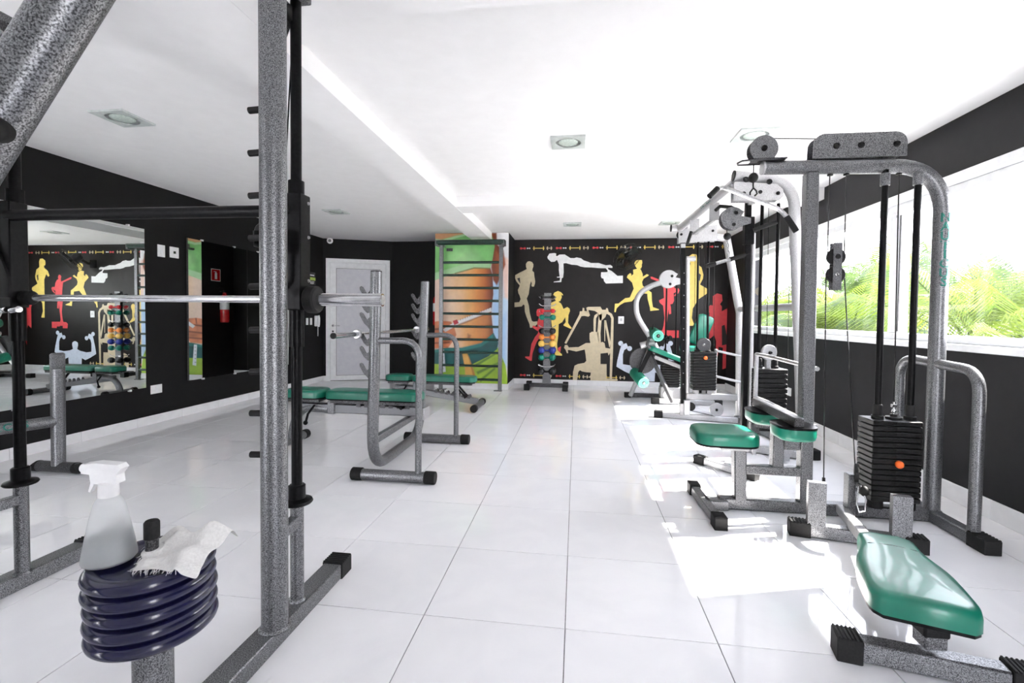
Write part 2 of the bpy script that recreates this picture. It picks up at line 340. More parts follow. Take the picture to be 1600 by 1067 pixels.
# --- door in the angled wall
door = bpy.data.objects.new('door_1', None); COL.objects.link(door); door['kind'] = 'structure'; ORG['door_1'] = Vector((0,0,0))
def dp(s, z, out=0.0): return dA+dv*s+dn*out+Vector((0,0,z))
def dbar(s0, s1, z0, z1, th, out0=0.0, ch=.004): return MB().bar(dp((s0+s1)/2, z0, out0+th/2), dp((s0+s1)/2, z1, out0+th/2), s1-s0, th, up=dn, ch=ch) if False else MB().prism([(s0,z0),(s1,z0),(s1,z1),(s0,z1)], dA+dn*(out0+th/2), dv, Vector((0,0,1)), th)
S0, S1, ZT = .06, 1.245, 2.36
for a, b2, z0, z1 in ((S0,S0+.075,.0,ZT),(S1-.075,S1,.0,ZT),(S0+.075,S1-.075,ZT-.075,ZT)): dbar(a, b2, z0, z1, .05).obj('door_frame', m_alu, door)
dbar(S0+.078, S1-.078, .01, ZT-.078, .028).obj('door_leaf', m_alu, door)
dbar(S0+.19, S1-.19, .11, ZT-.19, .006, .028).obj('door_panel', m_door, door)
for a, b2, z0, z1 in ((S0+.184,S0+.19,.11,ZT-.19),(S1-.19,S1-.184,.11,ZT-.19),(S0+.184,S1-.184,ZT-.19,ZT-.184),(S0+.184,S1-.184,.104,.11)): dbar(a, b2, z0, z1, .004, .027).obj('panel_seam', m_seam, door)
hd = MB(); hd.tube([dp(S0+.125,1.07,.028), dp(S0+.125,1.07,.075), dp(S0+.15,1.07,.08), dp(S0+.25,1.07,.08)], .010, 10); hd.disc(dp(S0+.125,1.07,.032), .024, .01, dn, 16); hd.obj('door_handle', m_chrome, door)
MB().disc(dp(S0+.125,.96,.032), .018, .01, dn, 14).obj('lock_cylinder', m_gloss, door)
for z in (.35, 1.15, 1.95): MB().tube([dp(S1-.082,z-.06,.04), dp(S1-.082,z+.06,.04)], .011, 10).obj('hinge', m_alu, door)

# --- mural on the back wall (flat print: thin vinyl figures)
FIGS = {'tan':[[(-0.316,2.187),(-0.331,2.228),(-0.334,2.282),(-0.304,2.326),(-0.263,2.334),(-0.215,2.316),(-0.191,2.275),(-0.193,2.227),(-0.207,2.193),(-0.21,2.152),(-0.179,2.125),(-0.168,2.037),(-0.153,1.955),(-0.158,1.907),(-0.175,1.853),(-0.21,1.853),(-0.224,1.873),(-0.217,1.914),(-0.231,1.955),(-0.251,1.887),(-0.264,1.791),(-0.274,1.709),(-0.31,1.627),(-0.267,1.49),(-0.252,1.367),(-0.209,1.203),(-0.174,1.187),(-0.106,1.198),(-0.105,1.143),(-0.139,1.111),(-0.187,1.114),(-0.2,1.073),(-0.242,1.073),(-0.249,1.134),(-0.313,1.284),(-0.344,1.38),(-0.35,1.49),(-0.371,1.517),(-0.405,1.475),(-0.543,1.461),(-0.544,1.55),(-0.454,1.557),(-0.427,1.612),(-0.449,1.688),(-0.47,1.722),(-0.482,1.79),(-0.457,1.845),(-0.447,1.873),(-0.514,1.955),(-0.538,2.009),(-0.536,2.071),(-0.447,2.119),(-0.351,2.166)]],'white':[[(0.072,2.413),(0.111,2.476),(0.202,2.484),(0.238,2.475),(0.234,2.434),(0.256,2.425),(0.297,2.454),(0.395,2.456),(0.44,2.428),(0.504,2.388),(0.575,2.387),(0.619,2.4),(0.7,2.382),(0.753,2.341),(0.816,2.323),(0.887,2.294),(1.028,2.294),(1.099,2.269),(1.16,2.25),(1.239,2.259),(1.279,2.232),(1.279,2.201),(1.196,2.206),(1.205,2.175),(1.267,2.144),(1.373,2.055),(1.471,2.059),(1.473,1.922),(1.166,1.914),(1.13,1.957),(1.12,2.002),(1.085,2.015),(1.071,2.046),(1.075,2.122),(1.189,2.126),(1.193,2.153),(1.157,2.197),(1.065,2.197),(0.906,2.211),(0.764,2.216),(0.693,2.23),(0.63,2.257),(0.523,2.266),(0.424,2.294),(0.375,2.29),(0.382,2.128),(0.372,2.024),(0.347,2.011),(0.339,1.939),(0.195,1.934),(0.2,1.948),(0.312,1.966),(0.316,2.024),(0.257,2.024),(0.257,2.038),(0.307,2.042),(0.291,2.164),(0.29,2.272),(0.267,2.326),(0.253,2.358),(0.208,2.322),(0.145,2.319),(0.081,2.377)]],'yellow':[[(0.192,1.705),(0.213,1.742),(0.279,1.772),(0.337,1.75),(0.375,1.706),(0.375,1.684),(0.345,1.706),(0.353,1.655),(0.325,1.581),(0.289,1.574),(0.34,1.537),(0.37,1.479),(0.386,1.435),(0.458,1.472),(0.502,1.443),(0.51,1.399),(0.482,1.319),(0.477,1.172),(0.506,1.128),(0.551,1.077),(0.529,1.062),(0.397,1.119),(0.39,1.134),(0.433,1.186),(0.424,1.281),(0.367,1.185),(0.302,1.148),(0.297,0.934),(0.277,0.771),(0.286,0.653),(0.368,0.581),(0.373,0.552),(0.258,0.557),(0.236,0.571),(0.233,0.771),(0.202,0.918),(0.17,1.124),(0.153,1.3),(0.143,1.507),(0.157,1.551),(0.244,1.588),(0.2,1.647)],[(1.675,2.276),(1.686,2.324),(1.733,2.348),(1.81,2.342),(1.817,2.293),(1.806,2.251),(1.812,2.233),(1.795,2.191),(1.778,2.185),(1.796,2.16),(1.827,2.088),(1.828,2.039),(1.903,2.088),(1.939,2.069),(1.922,2.051),(1.846,2.003),(1.818,1.942),(1.831,1.876),(1.908,1.809),(1.992,1.749),(2.001,1.592),(2.02,1.483),(2.068,1.465),(2.133,1.442),(2.127,1.429),(1.975,1.41),(1.968,1.47),(1.924,1.628),(1.916,1.725),(1.78,1.742),(1.64,1.584),(1.509,1.564),(1.426,1.515),(1.368,1.453),(1.351,1.38),(1.327,1.386),(1.336,1.539),(1.402,1.545),(1.52,1.644),(1.603,1.656),(1.672,1.821),(1.64,1.93),(1.598,1.973),(1.543,2.027),(1.56,2.07),(1.601,2.106),(1.625,2.088),(1.62,2.052),(1.661,2.088),(1.654,2.167),(1.724,2.185),(1.7,2.221)],[(2.623,2.349),(2.63,2.401),(2.696,2.449),(2.763,2.443),(2.789,2.383),(2.784,2.261),(2.86,2.209),(2.896,2.071),(2.889,2.001),(2.841,1.897),(2.984,1.811),(2.989,1.767),(2.953,1.724),(2.805,1.619),(2.765,1.532),(2.725,1.462),(2.712,1.287),(2.756,1.165),(2.748,1.148),(2.673,1.147),(2.667,1.426),(2.664,1.984),(2.611,2.106),(2.562,2.045),(2.528,2.071),(2.568,2.175),(2.659,2.245),(2.666,2.288),(2.632,2.305)]],'red':[[(-0.124,1.372),(-0.107,1.423),(-0.048,1.439),(0.011,1.439),(0.017,0.93),(-0.056,0.884),(-0.114,0.794),(-0.143,0.719),(-0.186,0.584),(-0.2,0.443),(-0.229,0.442),(-0.327,0.499),(-0.327,0.522),(-0.245,0.524),(-0.231,0.613),(-0.211,0.762),(-0.145,0.897),(-0.087,0.972),(-0.08,1.002),(-0.192,1.075),(-0.2,1.104),(-0.178,1.112),(-0.096,1.083),(-0.104,1.179),(-0.068,1.283),(-0.113,1.298)],[(0.293,0.698),(0.351,0.728),(0.338,0.618),(0.294,0.646)],[(2.235,1.94),(2.242,1.998),(2.228,2.054),(2.258,2.092),(2.292,2.089),(2.313,2.045),(2.302,1.998),(2.344,1.975),(2.38,1.914),(2.398,1.827),(2.466,1.827),(2.487,1.792),(2.467,1.739),(2.404,1.683),(2.392,1.695),(2.442,1.766),(2.383,1.739),(2.394,1.599),(2.37,1.546),(2.328,1.534),(2.341,1.476),(2.348,1.362),(2.309,1.349),(2.297,1.441),(2.282,1.282),(2.263,1.106),(2.278,1.061),(2.489,1.06),(2.492,0.925),(2.365,0.923),(2.364,0.958),(2.297,0.957),(2.279,0.974),(2.211,0.973),(2.212,0.921),(2.093,0.919),(2.082,1.016),(2.124,1.055),(2.196,1.061),(2.216,1.141),(2.231,1.282),(2.201,1.51),(2.14,1.562),(2.126,1.606),(2.215,1.651),(2.204,1.809),(2.184,1.923),(1.978,2.001),(1.966,2.037),(1.995,2.04),(2.149,1.975)],[(3.067,1.69),(3.14,1.739),(3.223,1.717),(3.234,1.605),(3.194,1.544),(3.228,1.501),(3.226,1.415),(3.4,1.52),(3.407,1.192),(3.366,1.191),(3.403,1.019),(3.408,0.431),(3.261,0.366),(3.261,0.757),(3.186,0.773),(3.181,0.634),(3.142,0.529),(3.142,0.876),(3.107,0.98),(3.017,0.909),(3.016,1.378),(2.972,1.482),(3.029,1.525),(3.07,1.517)]],'black':[[(-0.498,2.009),(-0.446,2.023),(-0.436,1.907),(-0.47,1.955)],[(3.232,1.152),(3.279,1.173),(3.296,1.104),(3.35,0.828),(3.243,0.8)],[(2.832,1.958),(2.853,2.071),(2.815,2.105),(2.809,1.984)]],'cream':[[(0.415,0.793),(0.687,1.338),(0.693,1.392),(0.738,1.395),(0.745,1.46),(0.775,1.453),(0.779,1.4),(0.858,1.393),(0.882,1.318),(0.852,1.294),(0.777,1.309),(0.725,1.301),(0.45,0.778)],[(0.813,1.461),(0.842,1.476),(1.073,1.483),(1.104,1.425),(1.107,1.229),(1.063,1.229),(1.031,1.364),(0.97,1.402),(0.854,1.42),(0.854,1.363),(0.83,1.362)],[(1.104,1.425),(1.171,1.426),(1.178,1.459),(1.207,1.453),(1.223,1.389),(1.283,1.352),(1.317,1.277),(1.316,0.689),(1.303,0.128),(1.262,0.127),(1.264,0.687),(1.273,1.261),(1.247,1.321),(1.187,1.351),(1.166,1.29),(1.107,1.229)],[(0.954,1.008),(0.948,1.242),(0.964,1.318),(1.023,1.364),(1.031,1.327),(0.995,1.266),(0.991,1.008)],[(1.022,0.986),(1.046,1.334),(1.105,1.35),(1.081,0.987),(1.092,0.79),(1.055,0.789)],[(1.144,1.23),(1.181,1.23),(1.27,0.809),(1.249,0.717),(1.217,0.868)],[(1.146,1.215),(1.167,1.215),(1.167,0.837),(1.155,0.837)],[(0.88,0.984),(0.924,1.015),(1.036,1.009),(1.062,0.79),(1.113,0.828),(1.158,0.807),(1.175,0.716),(1.264,0.703),(1.265,0.627),(1.236,0.573),(1.221,0.626),(1.087,0.608),(1.09,0.411),(1.202,0.413),(1.206,0.186),(1.185,0.079),(0.909,0.066),(0.907,0.147),(0.87,0.154),(0.907,0.193),(0.913,0.247),(0.823,0.252),(0.748,0.265),(0.71,0.287),(0.68,0.248),(0.667,0.125),(0.645,0.063),(0.581,0.061),(0.582,0.245),(0.61,0.369),(0.67,0.401),(0.79,0.426),(0.827,0.465),(0.811,0.587),(0.794,0.678),(0.637,0.637),(0.5,0.665),(0.477,0.657),(0.486,0.603),(0.463,0.603),(0.439,0.663),(0.408,0.701),(0.423,0.755),(0.468,0.756),(0.499,0.711),(0.681,0.722),(0.815,0.8),(0.897,0.802),(0.881,0.878)],[(1.184,0.147),(1.407,0.138),(1.407,0.108),(1.185,0.079)]],'ice':[[(1.592,0.732),(1.556,0.811),(1.468,0.785),(1.436,0.668),(1.395,0.476),(1.382,0.37),(1.526,0.288),(1.654,0.231),(1.741,0.274),(1.754,0.103),(2.076,0.113),(2.082,0.283),(2.17,0.245),(2.293,0.308),(2.43,0.396),(2.414,0.5),(2.367,0.687),(2.332,0.8),(2.245,0.824),(2.213,0.744),(2.286,0.695),(2.311,0.617),(2.315,0.438),(2.195,0.415),(2.041,0.436),(1.963,0.469),(1.963,0.469),(1.981,0.56),(1.975,0.609),(1.941,0.634),(1.906,0.643),(1.871,0.632),(1.837,0.607),(1.833,0.556),(1.854,0.467),(1.777,0.43),(1.622,0.401),(1.499,0.418),(1.496,0.599),(1.519,0.68)],[(1.498,0.805),(1.494,0.785),(1.482,0.769),(1.464,0.76),(1.444,0.759),(1.426,0.768),(1.413,0.784),(1.408,0.804),(1.412,0.824),(1.424,0.84),(1.442,0.849),(1.462,0.85),(1.481,0.841),(1.493,0.825)],[(1.661,0.713),(1.657,0.693),(1.645,0.677),(1.627,0.667),(1.607,0.667),(1.589,0.676),(1.576,0.691),(1.571,0.711),(1.575,0.731),(1.588,0.748),(1.606,0.757),(1.626,0.757),(1.644,0.749),(1.656,0.733)],[(2.39,0.821),(2.386,0.802),(2.374,0.785),(2.356,0.776),(2.337,0.776),(2.319,0.784),(2.306,0.8),(2.302,0.82),(2.306,0.84),(2.318,0.856),(2.335,0.865),(2.355,0.865),(2.372,0.857),(2.385,0.841)],[(2.234,0.724),(2.23,0.704),(2.218,0.688),(2.2,0.679),(2.181,0.679),(2.163,0.687),(2.15,0.703),(2.145,0.722),(2.149,0.742),(2.161,0.759),(2.179,0.768),(2.198,0.768),(2.216,0.76),(2.229,0.744)]]}
for key, mat in (('tan',m_ptan),('white',m_pwhite),('yellow',m_pyel),('red',m_pred),('cream',m_pcream),('ice',m_pice),('black',m_pblk)):
    for poly in FIGS[key]:
        yy = YB-(.006 if key == 'black' else .003 if key != 'red' else .0025)
        bm = bmesh.new(); vs = [bm.verts.new((x, yy, z)) for x, z in poly]; f = bm.faces.new(vs); f.normal_update(); bmesh.ops.triangulate(bm, faces=[f])
        m = MB(); bm.verts.index_update(); m.add([v.co.copy() for v in bm.verts], [[v.index for v in q.verts] for q in bm.faces]); bm.free()
        m.obj('mural_figure', mat, wb)
def icon_row(z, x0, nper):
    red, wht, yel, tan = MB(), MB(), MB(), MB()
    def rect(m, a, b2, h, zc=z): m.add([(a,YB-.001,zc-h/2),(b2,YB-.001,zc-h/2),(b2,YB-.001,zc+h/2),(a,YB-.001,zc+h/2)], [(0,1,2,3)])
    def blob(m, x, r, k=1.0): m.add([(x+r*math.cos(t*math.pi/5), YB-.0012, z+r*k*math.sin(t*math.pi/5)) for t in range(10)], [tuple(range(10))])
    def half(m, x, r, sgn): m.add([(x,YB-.0012,z-r),(x+sgn*r*.45,YB-.0012,z-r*.75),(x+sgn*r*.75,YB-.0012,z),(x+sgn*r*.45,YB-.0012,z+r*.75),(x,YB-.0012,z+r)], [tuple(range(5))])
    for k in range(nper):
        x = x0+k*.68
        if x > XR-.2: break
        blob(red, x-.035, .022); blob(red, x+.035, .022); rect(red, x-.035, x+.035, .018)
        blob(wht, x+.088, .014); blob(wht, x+.13, .014); rect(wht, x+.088, x+.13, .010)
        rect(yel, x+.19, x+.41, .014); rect(yel, x+.203, x+.220, .07); rect(yel, x+.383, x+.400, .07)
        half(tan, x+.475, .036, -1); half(tan, x+.53, .036, 1); rect(tan, x+.475, x+.53, .012)
    for m, mat in ((red,m_pred),(wht,m_pwhite),(yel,m_pyel),(tan,m_pcream)):
        o = m.obj('border_icons', mat, wb); o['kind'] = 'stuff'
icon_row(2.577, -.395, 6); icon_row(.165, -.37, 3)

# --- photographic print on the column (one flat picture, colours per vertex)
def printcol():
    NX, NY = 180, 330
    u = np.linspace(0, 1, NX); v = np.linspace(0, 1, NY); U, V = np.meshgrid(u, v)
    X = 18+U*487; Y = 25+V*978
    img = np.zeros((NY, NX, 3)); img[:] = (.80,.74,.73)
    rng = np.random.RandomState(3)
    def noise(n):
        g = rng.rand(n*2+1, n+1); gy = V*n*2*.999; gx = U*n*.999; iy, ix = gy.astype(int), gx.astype(int); fy, fx = gy-iy, gx-ix
        return (g[iy,ix]*(1-fx)+g[iy,ix+1]*fx)*(1-fy)+(g[iy+1,ix]*(1-fx)+g[iy+1,ix+1]*fx)*fy
    def sdf(poly):
        d = np.full(X.shape, 1e9); ins = np.zeros(X.shape, bool); n = len(poly)
        for i in range(n):
            ax, ay = poly[i]; bx, by = poly[(i+1)%n]; ex, ey = bx-ax, by-ay
            t = np.clip(((X-ax)*ex+(Y-ay)*ey)/(ex*ex+ey*ey+1e-9), 0, 1)
            d = np.minimum(d, np.hypot(X-ax-t*ex, Y-ay-t*ey))
            ins ^= ((ay > Y) != (by > Y)) & (X < ex*(Y-ay)/(ey+1e-12)+ax)
        return np.where(ins, -d, d)
    def paint(poly, col, soft=2.0, a=1.0):
        m = np.clip(.5-sdf(poly)/(2*soft), 0, 1)*a; m = m[..., None]; c = col if isinstance(col, np.ndarray) else np.array(col)
        img[:] = img*(1-m)+c*m
    n1, n2, n3 = noise(6), noise(14), noise(40)
    # blurred coat and face at right
    paint([(390,330),(510,300),(510,890),(390,890)], (.42,.62,.86), 26); paint([(440,380),(505,330),(510,520),(470,560)], (.62,.78,.93), 18, .8)
    paint([(420,20),(510,20),(510,230),(430,110)], (.84,.84,.86), 14); paint([(470,190),(512,190),(512,460),(478,440),(466,330)], (.86,.64,.56), 12)
    paint([(384,25),(425,25),(430,100),(472,140),(485,230),(455,310),(430,365),(405,330),(392,250),(398,150)], (.22,.045,.012), 5); paint([(425,150),(480,190),(470,250),(430,300)], (.45,.12,.035), 14, .8)
    # torso
    t = np.clip((X-18)/390, 0, 1)[..., None]
    stops = [(.0,(.80,.60,.50)),(.25,(.84,.62,.46)),(.42,(.83,.55,.32)),(.58,(.80,.42,.15)),(.72,(.72,.28,.06)),(.86,(.50,.13,.025)),(.97,(.16,.03,.008))]
    sk = np.zeros_like(img)
    for (a, ca), (b2, cb) in zip(stops[:-1], stops[1:]):
        w = np.clip((t-a)/(b2-a), 0, 1); mm = (t >= a); sk = np.where(mm, np.array(ca)*(1-w)+np.array(cb)*w, sk)
    sk = sk*(.88+.26*n1[..., None])
    paint([(10,325),(150,280),(280,245),(385,245),(402,300),(408,420),(395,540),(412,690),(330,745),(250,775),(10,800)], sk, 2.5)
    paint([(120,290),(220,290),(200,400),(110,420)], (.70,.40,.14), 40, .55); paint([(225,470),(255,480),(250,560),(228,560)], (.62,.32,.12), 20, .6)
    paint([(190,600),(290,560),(385,560),(390,700),(250,760),(190,700)], (.70,.30,.09), 34, .5); paint([(240,680),(262,690),(255,720),(238,715)], (.25,.07,.02), 7, .8)
    # green top
    gr = np.zeros_like(img); gr[:] = (.21,.55,.17); gr = gr*(.8+.4*n2[..., None]); gr += np.array((.10,.10,.08))*np.clip(1-np.hypot((X-200)/150, (Y-190)/110), 0, 1)[..., None]*2.2
    paint([(10,48),(120,42),(200,30),(390,25),(414,110),(400,200),(384,252),(280,248),(150,285),(10,332)], gr, 2)
    paint([(10,20),(260,20),(150,42),(60,66),(10,60)], (.64,.33,.16), 5); paint([(10,285),(150,245),(285,205),(385,215),(384,252),(280,248),(150,285),(10,332)], (.47,.74,.42), 5, .85)
    paint([(10,60),(70,66),(150,44),(260,22),(275,26),(160,56),(70,82),(10,78)], (.50,.74,.44), 3, .8); paint([(150,283),(280,247),(384,251),(388,258),(280,256),(150,292)], (.16,.22,.06), 2, .8)
    # jeans band and green trousers
    tl = np.zeros_like(img); tl[:] = (.0,.085,.085); tl = tl*(.6+.8*n2[..., None])
    lg = np.zeros_like(img); lg[:] = (.36,.56,.055); lg = lg*(.75+.5*n1[..., None])
    paint([(10,880),(270,872),(440,765),(492,880),(512,1010),(10,1010)], lg, 2.5)
    for k, (a, b2) in enumerate((((290,880),(430,800)),((300,930),(470,850)),((320,980),(420,900)))):
        paint([a, b2, (b2[0]+6,b2[1]+8), (a[0]+10,a[1]+16)], (.07,.17,.03), 5, .85)
    paint([(10,795),(100,775),(200,775),(330,742),(412,672),(420,690),(444,735),(436,778),(380,826),(265,885),(10,885)], tl, 2)
    paint([(10,785),(200,772),(330,738),(410,680),(405,712),(330,765),(200,795),(10,808)], (.02,.22,.20), 4, .7)
    paint([(205,815),(238,808),(288,935),(300,1010),(230,1010),(222,900)], (.74,.42,.10), 3); paint([(238,812),(250,830),(292,950),(280,960)], (.45,.20,.04), 4, .8)
    # hand, tape
    hand = np.zeros_like(img); hand[:] = (.62,.20,.085); hand = hand*(.7+.6*n2[..., None])
    paint([(10,605),(60,598),(128,602),(150,640),(165,690),(135,740),(110,775),(10,782)], hand, 3)
    for q in ([(10,650),(120,640),(122,648),(10,662)], [(10,700),(140,690),(140,699),(10,712)], [(10,742),(120,736),(120,744),(10,752)], [(60,600),(70,600),(64,640),(56,640)]): paint(q, (.13,.028,.012), 4, .85)
    paint([(72,655),(150,606),(395,508),(396,534),(165,628),(90,672)], (.80,.78,.78), 1.6); paint([(150,628),(395,534),(395,542),(160,638)], (.28,.09,.03), 4, .7)
    paint([(140,598),(168,588),(180,612),(150,626)], (.42,.015,.03), 1.6)
    for k in range(13):
        x = 190+k*15.5; y = 606-(x-165)*.412; paint([(x,y),(x+3,y-1),(x+4,y-12),(x+1,y-11)], (.05,.05,.06), 1.2, .9)
    paint([(58,790),(82,788),(95,935),(66,940)], (.72,.76,.82), 1.8)
    for k in range(5): y = 805+k*27; paint([(66,y),(78,y),(78,y+4),(66,y+4)], (.08,.09,.1), 1.2, .9)
    img[:] = np.clip(img*(.96+.08*n3[..., None]), 0, 1)
    return NX, NY, img
NX, NY, img = printcol()
me = bpy.data.meshes.new('photo_print')
xs = np.linspace(-1.868, -.552, NX); zs = np.linspace(H-.004, .102, NY)
gx, gz = np.meshgrid(xs, zs); co = np.stack([gx, np.full_like(gx, 6.247), gz], -1).reshape(-1, 3)
idx = np.arange(NX*NY).reshape(NY, NX)
fc = np.stack([idx[1:,:-1], idx[1:,1:], idx[:-1,1:], idx[:-1,:-1]], -1).reshape(-1, 4)
me.from_pydata(co.tolist(), [], fc.tolist())
ca = me.color_attributes.new('print', 'FLOAT_COLOR', 'POINT'); ca.data.foreach_set('color', np.concatenate([img, np.ones((NY,NX,1))], -1).reshape(-1).astype(np.float32))
m_print = pbsdf('printed_vinyl', (.5,.5,.5), .4); n, l, b = nodes(m_print); at = n.new('ShaderNodeVertexColor'); at.layer_name = 'print'; l.new(at.outputs[0], b.inputs['Base Color'])
me.materials.append(m_print); po = bpy.data.objects.new('photo_print', me); COL.objects.link(po); po.parent = wcol

# ================================================================== OUTSIDE
gd = struct(MB().box((4, 0, -3.05), (90, 90, .1), ch=0), 'ground', m_ground)  # ground spread under the building and paled to bounce light indoors
def frond(L, nleaf, droop, mat, name='frond'):
    m = MB(); pts = []
    for i in range(9):
        t = i/8; pts.append(Vector((L*t*(1-.18*t*droop), 0, L*(.55*t-droop*.62*t*t))))
    m.tube(pts, .012, 5, rs=[.016*(1-.85*i/8) for i in range(9)])
    for i in range(nleaf):
        t = .12+.86*i/(nleaf-1); k = min(7, int(t*8)); p = pts[k].lerp(pts[k+1], t*8-k); d = (pts[k+1]-pts[k]).normalized()
        ll = L*.46*math.sin(math.pi*min(1, .22+.80*t))+.06
        for sgn in (-1, 1):
            a = (d*.75+Vector((0, sgn*.85, .10))).normalized(); tip = p+a*ll+Vector((0,0,-ll*ll*.75)); mid = p+a*ll*.5+Vector((0,0,.02)); wd = d.cross(Vector((0,0,1))).cross(a).normalized() if False else d
            w = .0125
            m.add([p-d*w*.5, mid-d*w, tip, mid+d*w, p+d*w*.5], [(0,1,3,4),(1,2,3)])
    return m
fr_proto = [frond(1.75, 34, 1.0, m_leaf), frond(2.0, 36, .75, m_leaf), frond(1.5, 30, 1.3, m_leaf), frond(1.6, 32, .35, m_leaf)]
fr_mesh = []
def palm(x, y, zc, n, scale, label, seed, mats, spread=(-.1, 1.1)):
    rd = random.Random(seed); root = thing('palm', (x, y, -3.0), label, 'palm', None)
    MB().tube([(x,y,-3.0),(x+.04,y,-1.0),(x,y+.03,zc)], .09, 10, rs=[.12,.08,.06]).obj('trunk', m_bark, root)
    for k in range(n):
        pi = rd.randrange(4); mi = rd.randrange(len(mats)); key = (pi, mats[mi].name)
        me = next((q for kk, q in fr_mesh if kk == key), None)
        if me is None:
            tmp = fr_proto[pi].obj('frond', mats[mi]); me = tmp.data; bpy.data.objects.remove(tmp); fr_mesh.append((key, me))
        o = bpy.data.objects.new('frond', me); COL.objects.link(o); o.parent = root
        o.location = (rd.uniform(-.08,.08), rd.uniform(-.08,.08), zc+3.0+rd.uniform(-.35,.1))
        o.rotation_euler = (rd.uniform(-.35,.35), -rd.uniform(*spread), k*2.399+rd.uniform(-.3,.3)); s = scale*rd.uniform(.8,1.15); o.scale = (s,s,s)
palm(5.7, 4.9, 1.0, 15, 1.0, 'palm with drooping fronds outside the window, right of the cable machine', 1, [m_leaf, m_leaf2], (-.1, 1.1))
palm(7.9, 6.9, 1.0, 18, 1.0, 'palm behind the drooping one, seen past the thick upright tube of the cable machine', 2, [m_leaf])
palm(5.2, 7.0, .55, 30, .95, 'dense yellow-green palm clump outside the middle window pane', 3, [m_leaf, m_leaf2], (.2, 1.35))
palm(6.5, 9.3, .75, 28, 1.15, 'tall palm clump outside, seen past the double pulley', 4, [m_leaf, m_leaf2], (.2, 1.3))
palm(6.0, 12.3, .9, 22, 1.1, 'palm with thin fronds outside the far left window pane', 5, [m_leaf], (.1, 1.2))
palm(8.8, 11.6, 1.3, 20, 1.3, 'palm standing farthest from the window, between two clumps', 6, [m_leaf2, m_leaf], (.1, 1.2))
hs = thing('house', (18, 20, -3), 'pale house with a dark window and brown roof outside, far right', 'house')
MB().box((19, 19, -.4), (6, 9, 5.2), ch=.02).obj('wall', m_house, hs)
MB().box((18.6, 19, 2.26), (7.2, 9.8, .14), ch=.02).obj('roof_slab', m_house, hs)
MB().prism([(-4.9,0),(4.9,0),(0,.5)], (18.8, 19, 2.34), (0,1,0), (0,0,1), 6.4).obj('roof', m_roof, hs)
wf_ = MB().box((17.5, 14.46, 1.1), (2.0, .06, 1.3), ch=.01).obj('window', m_alu, hs)
for x in (17.0, 18.0): MB().box((x, 14.42, 1.1), (.9, .03, 1.18), ch=0).obj('pane', m_hglass, wf_)
wg_ = MB().box((15.97, 16.6, 1.1), (.06, 1.8, 1.3), ch=.01).obj('window', m_alu, hs)
for y in (16.17, 17.03): MB().box((15.93, y, 1.1), (.03, .8, 1.18), ch=0).obj('pane', m_hglass, wg_)
MB().box((15.6, 16.6, .30), (.9, 3.0, .10), ch=.01).obj('awning', m_dark, hs)
MB().box((15.9, 17.5, -.6), (.18, 5.0, 1.2), ch=.02).obj('brick_plinth', m_roof, hs)
h2 = thing('low_wall', (12.5, 13, -3), 'cream garden wall with a tiled cap in front of the pale house', 'wall')
MB().box((12.5, 13, -1.5), (.25, 9, 3.0), ch=.01).obj('masonry', m_house, h2); MB().box((12.5, 13, .03), (.45, 9.1, .06), ch=.01).obj('cap', m_roof, h2)
# ================================================================== WALL FITTINGS
XM = -4.165
def mirror(y0, y1, label, clips):
    r = thing('mirror', (XM, (y0+y1)/2, 1.325), label, 'mirror')
    MB().box((XM-.012, (y0+y1)/2, 1.325), (.022, y1-y0, 1.78), ch=.001).obj('backing', m_seam, r)
    MB().box((XM-.0005, (y0+y1)/2, 1.325), (.001, y1-y0-.002, 1.778), ch=0).obj('glass', m_mirror, r)
    for y in clips:
        for z, s in ((2.219,1),(.431,-1)): MB().box((XM-.008, y, z), (.032, .024, .022)).obj('clip', m_plastic, r)
mirror(-2.4, 2.79, 'large frameless wall mirror on the black left wall, nearest the camera', (-1.2,.3,1.53,2.6))
mirror(3.385, 4.452, 'frameless mirror on the left wall reflecting the green photo print', (3.62,4.2))
mirror(4.456, 5.46, 'dark frameless mirror on the left wall, farthest from the camera, mostly behind the grey column', (4.7,5.2))
def lplate(y0, y1, z0, z1, label, kind, group=None):
    r = thing(kind, (XL, (y0+y1)/2, (z0+z1)/2), label, 'switch' if kind != 'power_outlet' else 'outlet', group)
    MB().box((XL+.005, (y0+y1)/2, (z0+z1)/2), (.010, y1-y0, z1-z0), ch=.003).obj('cover_plate', m_plastic, r)
    return r
r = lplate(2.985, 3.085, 1.935, 2.075, 'white switch plate high on the left wall, beside the large mirror', 'switch_plate'); MB().box((XL+.012, 3.035, 1.99), (.006,.03,.05)).obj('rocker', m_alu, r)
r = lplate(3.15, 3.28, 1.945, 2.075, 'wider white socket plate high on the left wall, just before the second mirror', 'switch_plate'); MB().box((XL+.012, 3.215, 2.01), (.006,.03,.03)).obj('socket', m_gloss, r)
r = lplate(2.875, 3.025, .345, .445, 'low white outlet on the left wall under the gap between the mirrors', 'power_outlet'); MB().box((XL+.012, 2.95, .395), (.006,.025,.06)).obj('socket', m_alu, r)
r = lplate(5.60, 5.69, .32, .43, 'low white outlet on the left wall near the door, beside the black guide rod', 'power_outlet'); MB().box((XL+.012, 5.645, .375), (.006,.02,.04)).obj('socket', m_alu, r)
r = lplate(6.03, 6.10, 1.09, 1.215, 'white wall switch by the door, the left of two narrow ones', 'switch_plate'); MB().box((XL+.012, 6.065, 1.15), (.006,.03,.06)).obj('rocker', m_alu, r)
r = lplate(6.155, 6.225, 1.09, 1.215, 'white wall switch by the door, the one next to the intercom', 'switch_plate'); MB().box((XL+.012, 6.19, 1.15), (.006,.03,.06)).obj('rocker', m_alu, r)
